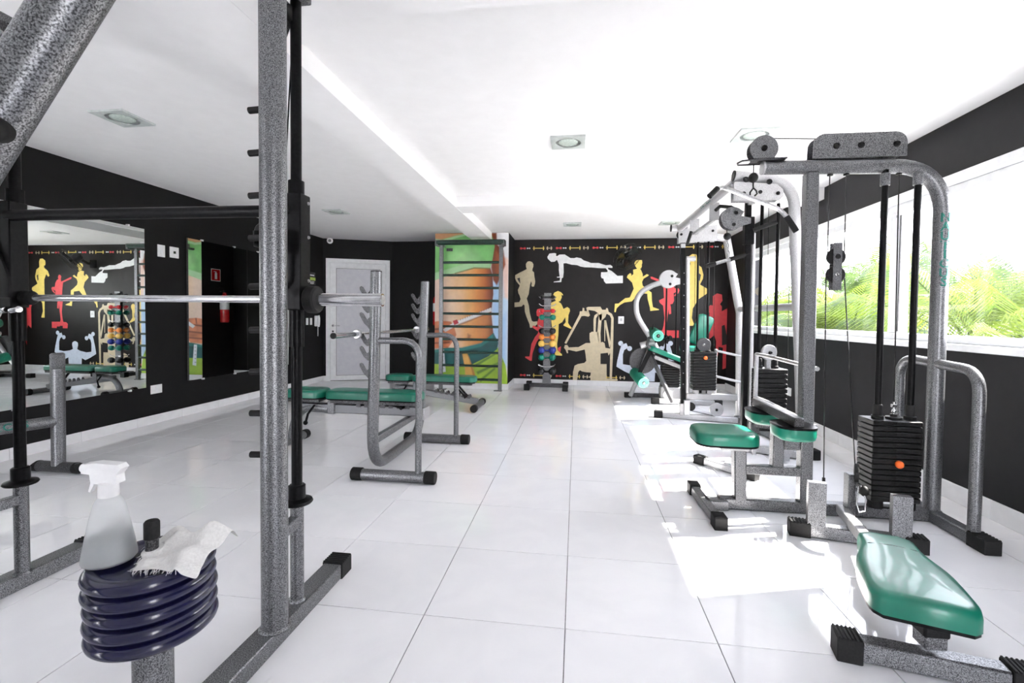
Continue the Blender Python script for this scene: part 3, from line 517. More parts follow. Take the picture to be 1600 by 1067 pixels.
ic = thing('intercom', (XL, 6.35, 1.15), 'white intercom handset with hanging cord on the left wall by the door', 'intercom')
MB().box((XL+.02, 6.35, 1.16), (.04, .11, .20), ch=.012).obj('base', m_plastic, ic)
MB().tube([(XL+.05,6.35,1.06),(XL+.066,6.35,1.10),(XL+.07,6.35,1.16),(XL+.066,6.35,1.22),(XL+.05,6.35,1.255)], .026, 12, rs=[.030,.022,.02,.022,.030]).obj('handset', m_plastic, ic)
MB().tube([Vector((XL+.045+.006*math.cos(i*1.3), 6.355+.008*math.sin(i*1.3), 1.06-i*.0062)) for i in range(30)], .005, 6).obj('cord', m_plastic, ic)
# exit notice
sg = thing('notice_sign', (XL, 6.20, 1.945), 'black notice with a lime band on the left wall beside the door', 'sign')
MB().box((XL+.004, 6.20, 1.945), (.008, .27, .23), ch=.001).obj('board', m_gloss, sg)
m_lime = flat('lime_print', (.45,.62,.10))
MB().box((XL+.009, 6.20, 1.935), (.002, .262, .055), ch=0).obj('lime_band', m_lime, sg)
for z, n_, h in ((2.0,.16,.022),(1.885,.17,.010),(1.862,.15,.010),(1.845,.12,.007)): o = MB().box((XL+.0092, 6.21, z), (.002, n_, h), ch=0).obj('print_line', m_pwhite, sg)
# camera dome in the corner
dc = thing('security_camera', (-4.05, 6.62, 2.70), 'small white round security camera under the ceiling above the door', 'camera')
MB().disc((-4.05,6.60,2.69), .055, .03, (.3,-1,-.1), 20).obj('ring', m_plastic, dc); MB().disc((-4.045,6.583,2.688), .028, .02, (.3,-1,-.1), 16).obj('lens', m_gloss, dc)
# extinguisher and its sign on the hidden side of the column
ex = thing('fire_extinguisher', (-1.955, 6.72, 1.1), 'red fire extinguisher on the column side, seen whole only in the mirror', 'fire extinguisher')
MB().lathe((-1.965,6.72,1.10), [(.001,0),(.075,.004),(.082,.03),(.082,.46),(.07,.52),(.035,.56),(.03,.60)], 20).obj('cylinder', m_red, ex)
v = MB(); v.box((-1.965,6.72,1.715), (.05,.05,.04)); v.bar((-1.965,6.72,1.74),(-1.965,6.60,1.78), .02,.012); v.bar((-1.965,6.72,1.725),(-1.965,6.60,1.715), .02,.012); v.obj('valve', m_gloss, ex)
MB().tube([(-1.965,6.75,1.71),(-1.99,6.83,1.68),(-2.0,6.83,1.5),(-1.99,6.81,1.25)], .011, 8).obj('hose', m_rubber, ex)
MB().lathe((-1.965,6.72,1.36), [(.0826,0),(.0828,.005),(.0828,.15),(.0826,.155)], 20).obj('data_label', m_plastic, ex)
MB().box((-1.876,6.72,1.55), (.012,.06,.2)).obj('bracket', m_gloss, ex)
es = thing('extinguisher_sign', (-1.873, 6.60, 2.04), 'red square pictogram sign above the fire extinguisher, seen in the mirror', 'sign')
MB().box((-1.873,6.60,2.04), (.006,.24,.24), ch=0).obj('border', m_pwhite, es); MB().box((-1.8765,6.60,2.04), (.002,.215,.215), ch=0).obj('panel', m_red, es)
q = MB(); q.box((-1.878,6.60,2.02), (.002,.06,.12), ch=0); q.box((-1.878,6.60,2.095), (.002,.025,.03), ch=0); q.box((-1.878,6.575,2.105), (.002,.06,.012), ch=0); q.obj('pictogram', m_pwhite, es)
# outlets on back and right walls
r = thing('power_outlet', (1.452,YB,1.237), 'white outlet on the mural wall beside the cream seated figure', 'outlet'); MB().box((1.452,YB-.006,1.237), (.105,.012,.14), ch=.003).obj('cover_plate', m_plastic, r); MB().box((1.452,YB-.014,1.245), (.04,.006,.05)).obj('socket', m_steel, r)
r = thing('power_outlet', (XR,4.49,.367), 'white outlet low on the right wall, seen beside the middle weight stack', 'outlet'); MB().box((XR-.006,4.49,.367), (.012,.15,.10), ch=.003).obj('cover_plate', m_plastic, r); MB().box((XR-.014,4.49,.367), (.006,.05,.04)).obj('socket', m_alu, r)
# wall fan
fn = thing('wall_fan', (1.42,YB,2.34), 'black wall fan with a wire guard mounted on the mural above the running figure', 'fan')
fc_ = Vector((1.50,6.66,2.36)); fa = Vector((.45,-.62,-.65)).normalized()
MB().box((1.40,YB-.02,2.32), (.13,.04,.17)).obj('wall_bracket', m_gloss, fn)
MB().tube([(1.40,YB-.03,2.32),(1.41,6.92,2.32),(1.45,6.84,2.38)], .028, 10).obj('neck', m_gloss, fn)
MB().lathe(fc_-fa*.2, [(.03,0),(.075,.02),(.085,.09),(.075,.15),(.04,.17)], 18, fa).obj('motor', m_gloss, fn)
fx = fa.cross(Vector((0,0,1))).normalized(); fy = fa.cross(fx)
g = MB()
for rr, dz in ((.25,.06),(.25,-.03),(.20,.085),(.14,.10),(.07,.105),(.16,-.05)): g.tube([fc_+fa*dz+fx*rr*math.cos(k*math.pi/14)+fy*rr*math.sin(k*math.pi/14) for k in range(29)], .0028 if rr < .25 else .005, 5, cap=False)
for k in range(24):
    an = k*math.pi/12; dd = fx*math.cos(an)+fy*math.sin(an); g.tube([fc_+fa*.105+dd*.03, fc_+fa*.10+dd*.14, fc_+fa*.06+dd*.25, fc_-fa*.03+dd*.25, fc_-fa*.05+dd*.06], .0018, 4, cap=False)
o = g.obj('wire_guard', m_gloss, fn)
for k in range(3):
    an = k*2*math.pi/3; d1 = fx*math.cos(an)+fy*math.sin(an); d2 = fa.cross(d1); bm_ = MB()
    bm_.add([fc_+d1*.03-d2*.02+fa*.01, fc_+d1*.20-d2*.09+fa*.035, fc_+d1*.225+d2*.02, fc_+d1*.19+d2*.09-fa*.02, fc_+d1*.03+d2*.025-fa*.01], [(0,1,2,3,4)]); bm_.obj('blade', m_gloss, fn)
MB().disc(fc_+fa*.02, .04, .05, fa, 16).obj('hub', m_rubber, fn)
# recessed ceiling lamps
LM = [(-2.76,1.24,'nearest square downlight, on the left of the beam above the black crossbar'),(.54,2.08,'square downlight in the middle of the raised ceiling'),(2.0,2.08,'square downlight on the right, above the pulley of the cable machine'),
      (-2.76,4.42,'square downlight on the left of the beam, near the door'),(.545,5.6,'far square downlight nearest the mural wall, in line with the dumbbell rack'),(2.02,5.61,'far square downlight on the right, over the leg curl machine')]
def lamp(x, y, label):
    r = thing('ceiling_downlight', (x,y,H), label, 'ceiling light', 'recessed downlights'); s = .14
    f = MB()
    outer = [(s*math.cos(a)*1.0, s*math.sin(a)) for a in ()]
    # square frame with a round opening: ring of quads between circle and square
    n_ = 32; vs = []; 
    for k in range(n_):
        a = 2*math.pi*k/n_; c, sn = math.cos(a), math.sin(a); q = s/max(abs(c), abs(sn)); vs += [Vector((x+c*.105, y+sn*.105, H-.014)), Vector((x+c*q, y+sn*q, H-.014)), Vector((x+c*q, y+sn*q, H)), Vector((x+c*.105, y+sn*.105, H-.001))]
    fs = []
    for k in range(n_):
        a, b2 = k*4, ((k+1)%n_)*4; fs += [(a,a+1,b2+1,b2),(a+1,a+2,b2+2,b2+1),(a,b2,b2+3,a+3)]
    f.add(vs, fs).obj('frame', m_lampf, r)
    MB().disc((x,y,H-.004), .104, .006, (0,0,1), 32, .05).obj('recess', m_lampin, r)
    MB().lathe((x,y,H-.0075), [(.001,-.012),(.05,-.011),(.070,-.008),(.080,-.002),(.080,.004)], 32).obj('glass', m_glassl, r)
    for k in range(4):
        a = k*math.pi/2+.5; MB().box((x+.094*math.cos(a), y+.094*math.sin(a), H-.009), (.016,.010,.006)).obj('clip', m_steel, r)
for x, y, t in LM: lamp(x, y, t+' (switched off)')

# ================================================================== SMITH MACHINE (foreground left)
sm = thing('smith_machine', (-1.2,-.2,0), 'large grey hammertone Smith machine frame with a chrome barbell, nearest on the left', 'smith machine')
CY, GY = -.262, -.085
def smith_side(cx, gx, bx, s):
    MB().bar((bx,-1.0,.035),(bx,.25,.035), .09, .07, ch=.004).obj('base_beam', m_ham, sm)
    caps([((bx,.28,.035),(0,1,0)),((bx,-1.02,.035),(0,-1,0))], .09, .07, .10, m_rubber, sm)
    MB().tube([(cx,CY,.06),(cx,CY,2.55)], .048, 32).obj('column', m_ham, sm)
    MB().lathe((cx,CY,.068), [(.058,0),(.058,.004),(.05,.012)], 24).obj('weld_collar', m_ham, sm)
    MB().tube([(gx,GY,.06),(gx,GY,.49)], .027, 20).obj('lower_tube', m_ham, sm)
    MB().lathe((gx,GY,.068), [(.036,0),(.034,.006),(.028,.012)], 20).obj('weld_collar', m_ham, sm)
    MB().bar((cx,CY,.415),(gx,GY,.415), .04, .045, ch=.003).obj('tie_bracket', m_ham, sm)
    f = MB(); f.lathe((gx,GY,.485), [(.060,0),(.064,.006),(.060,.014),(.034,.022),(.034,.075),(.028,.08)], 24); f.obj('stop_collar', m_black, sm)
    MB().tube([(gx,GY,.49),(gx,GY,2.56)], .0215, 20).obj('guide_rod', m_black, sm)
    MB().bar((cx,CY-.06,2.578),(cx,GY+.03,2.578), .07, .04, ch=.004).obj('top_rail', m_ham, sm)
    MB().prism([(-.06,0),(.09,0),(.09,-.06),(.05,-.15),(-.06,-.15)], (cx-s*.045,CY+.10,2.55), (0,1,0), (0,0,1), .008).obj('gusset', m_dark, sm)
    MB().disc((cx-s*.030,CY+.15,2.50), .030, .02, (1,0,0), 20).obj('pulley', m_rubber, sm)
    MB().tube([(cx-s*.030,CY+.18,2.50),(gx-s*.020,GY-.045,1.86)], .003, 6).obj('cable', m_gloss, sm)
    # pegs for the catch hooks
    zz = [2.05,1.89,1.73,1.57,1.386,1.22,1.06,.90,.74]
    for z in zz: MB().tube([(cx-.04,CY,z),(cx-.097,CY,z-.002)], .0125, 12).obj('catch_peg', m_rubber, sm)
    # sliding carriage
    cg = MB().box((gx+s*.008,GY-.01,1.535), (.078,.075,.475), ch=.004).obj('carriage', m_black, sm)
    MB().tube([(gx,GY,1.77),(gx,GY,1.83)], .032, 16).obj('bushing', m_black, cg); MB().tube([(gx,GY,1.145),(gx,GY,1.30)], .030, 16).obj('bushing', m_black, cg)
    hk = MB(); hk.tube([(gx-.03,GY-.04,1.87),(gx-.028,GY-.05,1.83),(gx-.022,GY-.055,1.80),(gx-.028,GY-.05,1.775),(gx-.042,GY-.05,1.785),(gx-.043,GY-.05,1.805)], .005, 8); hk.obj('snap_hook', m_chrome, cg)
    for z in (1.74,1.60,1.42,1.31): bolt_mb((gx+s*.047,GY+.01,z), (s,0,0), .006, .006).obj('bolt', m_steel, cg)
    MB().disc((gx+s*.075,GY,1.342), .056, .05, (1,0,0), 28, .15).obj('bar_bushing', m_rubber, sm)
    MB().disc((gx-s*.06,GY,1.342), .032, .05, (1,0,0), 20, .15).obj('bar_collar', m_black, sm)
for cx, gx, bx, s in ((-.512,-.53,-.53,1),(-1.93,-1.90,-1.93,-1)): smith_side(cx, gx, bx, s)
MB().tube([(-1.88,GY,1.342),(-.55,GY,1.342)], .0150, 18).obj('bar_shaft', m_chrome, sm)
MB().tube([(-.46,GY,1.342),(-.154,GY,1.342)], .0265, 24).obj('bar_sleeve', m_chrome, sm); MB().tube([(-1.96,GY,1.342),(-2.26,GY,1.342)], .0265, 24).obj('bar_sleeve', m_chrome, sm)
MB().disc((-.152,GY,1.342), .020, .006, (1,0,0), 20).obj('sleeve_cap', m_steel, sm)
MB().tube([(-1.90,GY-.03,1.708),(-.53,GY-.03,1.703)], .0245, 18).obj('carriage_crossbar', m_black, sm)
MB().bar((-1.93,CY-.02,2.575),(-.512,CY-.02,2.575), .05, .05).obj('top_crossbeam', m_ham, sm)
MB().bar((-1.93,-.93,.035),(-.53,-.93,.035), .07, .06).obj('rear_base_beam', m_ham, sm)
# catch hook and its rod beside the right column
f = MB(); f.tube([(-.60,CY+.03,1.60),(-.60,CY+.03,1.55),(-.55,CY+.03,1.54)], .016, 10); f.disc((-.585,CY+.05,1.60), .035, .03, (0,1,0), 18); f.tube([(-.572,CY+.05,1.58),(-.574,CY+.05,1.48),(-.568,CY+.06,1.42),(-.55,GY-.02,1.36)], .010, 10); f.obj('catch_hook', m_black, sm)
# left carriage side plate
f = MB(); f.prism([(-.16,.20),(-.10,.21),(.06,-.18),(.06,-.26),(-.10,-.26)], (-1.92,GY-.055,1.60), (1,0,0), (0,0,1), .012); f.obj('side_plate', m_black, sm)
for z, x in ((1.72,-2.03),(1.44,-2.03)): bolt_mb((x,GY-.062,z), (0,-1,0), .016, .02).obj('bolt', m_chrome, sm)
f = MB(); f.tube([(-1.93,GY-.05,1.29),(-1.88,GY-.06,1.285)], .014, 10); f.tube([(-1.86,GY-.05,1.285),(-1.81,GY-.06,1.29)], .014, 10); f.obj('lock_pin', m_chrome, sm)

# plate storage post standing on the base beam
PX, PYY = -.503, -.80
MB().tube([(PX,PYY,.06),(PX,PYY,.425)], .047, 28).obj('storage_post', m_ham, sm)
MB().tube([(PX,PYY,.41),(PX,PYY,.70)], .0155, 18).obj('storage_peg', m_dark, sm)
MB().lathe((PX,PYY,.672), [(.0185,0),(.0185,.042),(.015,.047),(.001,.047)], 18).obj('peg_cap', m_rubber, sm)

# ================================================================== SLOPING-RAIL MACHINE (only its rail enters the frame, top left)
pm = thing('plate_loaded_press', (-1.6,-1.39,0), 'thick grey hammertone tube sloping across the top left corner, closest to the camera', 'press machine')
ra, rb = Vector((-.354,-1.185,1.715)), Vector((-.276,-1.172,1.842)); rdv = (ra-rb).normalized()
lo = ra+rdv*((ra.z-.06)/-rdv.z); hi = ra-rdv*.75
MB().tube([lo, hi], .046, 36).obj('sloping_rail', m_ham, pm)
MB().bar((lo.x-.45,lo.y-.05,.03),(lo.x+.75,lo.y+.09,.03), .09, .06).obj('base_beam', m_ham, pm)
MB().bar((lo.x+.65,lo.y+.08,.06), ra+rdv*.95, .06, .06).obj('back_strut', m_ham, pm)
kn = Vector((-.388,-1.206,1.600)); MB().lathe(kn, [(.022,0),(.0225,.02),(.021,.032),(.014,.039),(.001,.041)], 20, (.5,-.8,-.2)).obj('knob', m_rubber, pm)
MB().prism([(-.12,-.06),(.028,-.06),(.028,-.005),(-.03,.05),(-.12,.06)], (-.560,-1.078,1.838), (.991,.134,0), (0,0,1), .012).obj('gusset_plate', m_ham, pm); bolt_mb(Vector((-.560,-1.078,1.838))+Vector((.002,-.01,-.012)), (.1,-1,0), .013, .014).obj('bolt', m_rubber, pm)
MB().bar(Vector((-.560,-1.078,1.838))+Vector((-.06,0,0)), ra+rdv*.22, .03, .03).obj('gusset_arm', m_ham, pm)


# weight plates on the peg: five navy plates, each a thing
def plate_prof(): 
    p = [(.0175,.014),(.024,.008),(.045,.008),(.085,.008),(.108,.006)]
    for k in range(11): a = math.pi*(-.75+1.5*k/10); p.append((.127+.0215*math.cos(a), .0195*math.sin(a)+.0195))
    p += [(.108,.033),(.085,.031),(.045,.031),(.024,.031),(.0175,.026),(.0175,.014)]
    return p
PLN = ['topmost navy plate of the stack, carrying the spray bottle and the rag','second navy plate from the top of the stack','middle navy plate of the stack of five','fourth navy plate down, just above the lowest one','lowest navy plate, resting on the thick grey post']
off = [(0,0),(.001,-.001),(.005,.003),(.006,.0),(.008,.002)]; pz = .425; proto = None
for k in range(4, -1, -1):
    c = (PX+off[k][0]*.6, PYY+off[k][1]*.6, pz); loc = c
    if proto is None:
        proto = single(MB().lathe(c, plate_prof(), 56), 'weight_plate', m_navy, loc, PLN[k], 'weight plate', 'navy plates stacked on the peg'); o = proto
    else:
        o = proto.copy(); COL.objects.link(o); o['label'] = PLN[k]
    o.location = loc; pz += .0395
ztop = pz
# spray bottle
BX, BY = -.595, -.835; BS = 1.25
sb = thing('spray_bottle', (BX,BY,ztop), 'translucent white spray bottle standing on the navy plates', 'spray bottle')
prof = [(.001,0),(.044,0),(.048,.005),(.0475,.014),(.0405,.055),(.0335,.092),(.0265,.122),(.0205,.134),(.0175,.138),(.0165,.142)]
MB().lathe((BX,BY,ztop), [(r*BS,z*BS) for r,z in prof], 32).obj('bottle', m_bottle, sb)
MB().lathe((BX,BY,ztop+.004), [(r*BS,z*BS) for r,z in [(.001,0),(.0435,.001),(.0430,.014),(.0395,.048),(.001,.0485)]], 28).obj('liquid', m_water, sb)
MB().lathe((BX,BY,ztop+.136*BS), [(r*BS,z*BS) for r,z in [(.018,0),(.0185,.004),(.0175,.03),(.015,.032)]], 24).obj('collar', m_plastic, sb)
hd_ = MB(); hx = Vector((-.985,-.17,0))
hd_.prism([(-.026,.030),(.020,.030),(.023,.044),(.030,.050),(.047,.052),(.047,.070),(.020,.074),(-.028,.070),(-.034,.062),(-.024,.048)], Vector((BX,BY,ztop+.136*BS)), hx*BS, Vector((0,0,BS)), .030); hd_.obj('spray_head', m_plastic, sb)
tg = MB(); tg.prism([(.026,.052),(.036,.052),(.033,.030),(.038,.012),(.034,.010),(.026,.026)], Vector((BX,BY,ztop+.136*BS)), hx*BS, Vector((0,0,BS)), .014); tg.obj('trigger', m_plastic, sb)
MB().disc(Vector((BX,BY,ztop+(.136+.061)*BS))+hx*.062, .011, .012, hx, 14).obj('nozzle', m_plastic, sb)
# rag
rg = MB(); NU, NV = 40, 26; rd = random.Random(5); er, ef = Vector((.991,.134,0)), Vector((-.134,.991,0))
gv = []
for i in range(NU):
    for j in range(NV):
        s, t = i/(NU-1), j/(NV-1)                         # s: left to right, t: near to far
        a_ = .004+.150*s-.075*max(0,t-.55)*(1-s)*2.2+.010*math.sin(7*t+2); b_ = -.085+.165*t+.028*s+.012*math.sin(5*s)-.03*s*(1-t)
        fold = .040*math.exp(-((s-.80)/.20)**2)*(.55+.45*t)+.022*math.exp(-((s-.30)/.15)**2)*t+.026*math.exp(-((t-.62-.15*s)/.16)**2)
        z = .008+fold+.006*math.sin(11*s+5*t)+.005*math.sin(17*t-6*s)
        if s < .12: z = max(.006, z-(.12-s)*.10)
        if t < .2: z = max(.004, z-(.2-t)*.12)
        if s > .9: a_ += (s-.9)*.22; z -= (s-.9)*.10
        p = Vector((PX,PYY,ztop))+er*a_+ef*b_+Vector((0,0,z)); d = Vector((p.x-PX,p.y-PYY,0)); rr = d.length
        if rr < .028: d = d.normalized() if rr > 1e-5 else er; p.x, p.y = PX+d.x*.028, PYY+d.y*.028
        gv.append(tuple(p))
rg.add(gv, [(i*NV+j, (i+1)*NV+j, (i+1)*NV+j+1, i*NV+j+1) for i in range(NU-1) for j in range(NV-1)])
rag = thing('rag', (PX+.03,PYY-.02,ztop), 'crumpled white cotton rag with frayed threads on top of the navy plates', 'rag')
ro = rg.obj('cloth', m_cloth, rag, 80); so = ro.modifiers.new('thick', 'SOLIDIFY'); so.thickness = .0025; ss = ro.modifiers.new('sub', 'SUBSURF'); ss.levels = ss.render_levels = 1
fr_ = MB()
for k in range(70):
    j = rd.random()*(NV-1); i = 0 if k % 2 else int(rd.random()*NU*.8); p = Vector(gv[i*NV+int(j)]) if i == 0 else Vector(gv[i*NV])
    d = Vector((-.8,-.5,-.3)) if i == 0 else Vector((rd.uniform(-.5,.5),-1,-.5)); d = (d+Vector((rd.uniform(-.6,.6),rd.uniform(-.6,.6),rd.uniform(-.4,.4)))).normalized(); L = rd.choice((.006,.008,.012,.03 if k < 10 else .010))
    fr_.tube([p, p+d*L*.5+Vector((0,0,-.002)), p+d*L+Vector((rd.uniform(-.004,.004),0,-.004))], .0007, 4)
o = fr_.obj('frayed_threads', m_cloth, rag); o['kind'] = 'stuff'

# ================================================================== BENCH AT THE LEFT EDGE
lb = thing('abdominal_bench', (-3.45,1.3,0), 'grey bench frame with teal lettering on its crossbeam, by the large mirror', 'bench')
MB().tube([(-3.445,1.3,.06),(-3.44,1.3,.83)], .045, 28).obj('post', m_ham, lb)
MB().bar((-3.44,1.3,.82),(-3.44,1.3,.955), .045, .10, up=(0,1,0), ch=.012).obj('head_plate', m_ham, lb)
MB().tube([(-3.64,1.3,.045),(-3.27,1.3,.045)], .042, 24).obj('foot_tube', m_dark, lb)
for s, x in ((-1,-3.64),(1,-3.27)):
    f = MB(); f.tube([(x-s*.02,1.3,.045),(x+s*.03,1.3,.045)], .0435, 24); 
    for k, vv in enumerate(f.v):
        if k >= 24: vv.x += s*(.045-(vv.z))*.9
    f.obj('foot_cap', m_rubber, lb)
b0, b1 = Vector((-3.45,1.28,.415)), Vector((-3.95,-.10,.415)); bd = (b1-b0).normalized(); bn = Vector((-bd.y, bd.x, 0)); bn = bn if bn.x > 0 else -bn
MB().tube([b0, b1], .043, 24).obj('crossbeam', m_ham, lb)
text_mesh('NAUTICUS', .075, 'lettering', m_teal, lb, lambda x, y, z: b0+bd*(.345-x*1.0)+Vector((0,0,1))*(.0445*math.sin(y/.0445+.25))+bn*(.0445*math.cos(y/.0445+.25)+z*.6))
MB().tube([b1+Vector((0,0,.5)), b1-Vector((0,0,.36))], .045, 20).obj('post', m_ham, lb)
MB().tube([(b1.x-.18,b1.y,.045),(b1.x+.25,b1.y,.045)], .042, 20).obj('foot_tube', m_dark, lb)
f = MB().box((b1.x+.02,b1.y,.98), (.30,.42,.07), ch=.02); f.obj('pad', m_green, lb)
# ================================================================== padded shapes
def pad_mb(outline, t, r=.018):
    """upholstered pad: 2-D outline (local u,v), crowned top; returns verts in local (u,v,w), bottom at 0"""
    m = MB(); n = len(outline); cx = sum(p[0] for p in outline)/n; cy = sum(p[1] for p in outline)/n
    rings = [(1.0,0,0),(1.0,0,t*.25),(1.0,-.0,t*.62),(1,-r*.35,t*.86),(1,-r,t*.97),(1,-r*2.4,t*1.02),(.55,0,t*1.06)]
    vs = []
    for sc, ins, w in rings:
        for (u, v) in outline:
            du, dv = u-cx, v-cy; L = math.hypot(du, dv)+1e-9; k = sc*(L+ins)/L; vs.append(Vector((cx+du*k, cy+dv*k, w)))
    fs = [(i*n+k, i*n+(k+1)%n, (i+1)*n+(k+1)%n, (i+1)*n+k) for i in range(len(rings)-1) for k in range(n)]
    fs += [tuple(range(n))[::-1], tuple(range((len(rings)-1)*n, len(rings)*n))]
    return m.add(vs, fs)
def rrect(lu, lv, r, n=6):
    o = []
    for cx, cy, a0 in ((lu/2-r,lv/2-r,0),(-lu/2+r,lv/2-r,90),(-lu/2+r,-lv/2+r,180),(lu/2-r,-lv/2+r,270)):
        for k in range(n+1): a = math.radians(a0+90*k/n); o.append((cx+r*math.cos(a), cy+r*math.sin(a)))
    return o
def place(m, o, ux, uy):
    ux = Vector(ux).normalized(); uy = Vector(uy).normalized(); uz = ux.cross(uy); o = Vector(o); m.v = [o+ux*v.x+uy*v.y+uz*v.z for v in m.v]; return m
def pad(outline, t, o, ux, uy, parent, name='pad', mat=None, board=True):
    p = place(pad_mb(outline, t), o, ux, uy).obj(name, mat or m_green, parent, 50)
    if board:
        uz = Vector(ux).normalized().cross(Vector(uy).normalized()); place(MB().prism([(u*.985, v*.985) for u, v in outline], (0,0,-.007), (1,0,0), (0,1,0), .014), o, ux, uy).obj(name+'_board', m_black, parent)
    return p
def roller(p0, p1, r, parent):
    p0, p1 = Vector(p0), Vector(p1); d = (p1-p0).normalized(); L = (p1-p0).length
    o = MB().lathe(p0, [(r*.9,0),(r,L*.05),(r,L*.96),(r*.93,L)], 24, d).obj('foam_roller', m_greend, parent)
    a = Vector((0,0,1)); x = (a-d*a.dot(d)).normalized(); y = d.cross(x); e = MB(); e.disc(p1+d*.002, r*.94, .006, d, 24, .1); e.obj('roller_end', m_mint, o)
    s = MB()
    for k in range(16):
        an = 2*math.pi*k/16; dd = x*math.cos(an)+y*math.sin(an); s.bar(p1+d*.006+dd*r*.38, p1+d*.006+dd*r*.80, .004, .003, up=d, ch=0)
    s.disc(p1+d*.004, r*.33, .008, d, 18); s.obj('end_pleats', m_gloss, o)
    MB().disc(p1+d*.012, r*.17, .012, d, 14).obj('hub_bolt', m_chrome, o)

# ================================================================== BENCH PRESS RACK
br = thing('bench_press_rack', (-.9,2.1,0), 'grey bench press rack with two gun-hook uprights and side handles, left of centre', 'rack')
Y1, Y2 = 1.533, 2.68
path = [Vector((-.892,Y1,1.61)), Vector((-.918,Y1,.36))]+arc((-.918,Y1,.36),(-.925,Y1+.01,.09),(-.925,Y1+.26,.088),9)[1:]+arc((-.925,Y2-.26,.088),(-.925,Y2-.01,.09),(-.918,Y2,.36),9)+[Vector((-.880,Y2,1.62))]
MB().tube(path, .043, 24).obj('bent_upright', m_ham, br)
for p in ((-.892,Y1,1.612),(-.880,Y2,1.622)): MB().disc(p, .042, .012, (0,0,1), 24).obj('tube_cap', m_rubber, br)
MB().bar((-.93,Y1+.04,.30),(-.93,Y2-.04,.30), .05, .055).obj('cross_member', m_ham, br)
def gunrack(Y, z0, zs, parent):
    """zig-zag hook plate on the -X side of an upright"""
    x = -.935; pol = [(x+.03, max(zs)+.075)]
    for z in sorted(zs, reverse=True):
        pol += [(x+.015,z+.035),(x-.012,z-.010),(x-.025,z-.024),(x-.037,z-.020),(x-.045,z-.006),(x-.062,z+.024),(x-.077,z+.032),(x-.089,z+.024),(x-.088,z+.006),(x-.055,z-.05),(x-.028,z-.075)]
    pol += [(x-.002,min(zs)-.11),(x+.03,min(zs)-.125)]
    MB().prism(pol, (0,Y,0), (1,0,0), (0,0,1), .010).obj('hook_plate', m_dark, parent)
for Y in (Y1, Y2): gunrack(Y, 0, (1.47,1.37,1.27), br); gunrack(Y, 0, (1.115,1.01,.88), br)
for Y, yf in ((Y1,Y1),(Y2,Y2)):
    MB().tube([(-1.03,yf,.045),(-.47,yf,.045)], .043, 24).obj('foot_tube', m_ham, br)
    for a, b2 in ((-1.085,-1.0),(-.50,-.415)): MB().lathe((a,yf,.047), [(.044,0),(.0485,.004),(.0485,.081),(.044,.085)], 24, (1,0,0)).obj('foot_cap', m_rubber, br)
    hp = [Vector((-.87,yf,1.085)),Vector((-.68,yf,1.088))]+arc((-.68,yf,1.088),(-.553,yf,1.086),(-.550,yf,.95),8)[1:]+[Vector((-.552,yf,.06))]
    MB().tube(hp, .0245, 20).obj('side_handle', m_ham, br)
# barbell on the hooks
bb = thing('barbell', (-1.0,2.0,1.145), 'thin chrome barbell resting across the hooks of the bench press rack', 'barbell')
q0, q1 = Vector((-1.012,Y1-.02,1.135)), Vector((-.99,Y2+.02,1.135)); qd = (q1-q0).normalized()
MB().tube([q0-qd*.07,q1+qd*.07], .0140, 18).obj('bar_shaft', m_chrome, bb)
for p, d in ((q0-qd*.07,-qd),(q1+qd*.07,qd)):
    MB().disc(p-d*.02, .037, .03, d, 22, .2).obj('collar', m_steel, bb); MB().tube([p, p+d*.32], .019, 18).obj('sleeve', m_chrome, bb); MB().disc(p+d*.322, .021, .014, d, 18).obj('end_cap', m_rubber, bb)

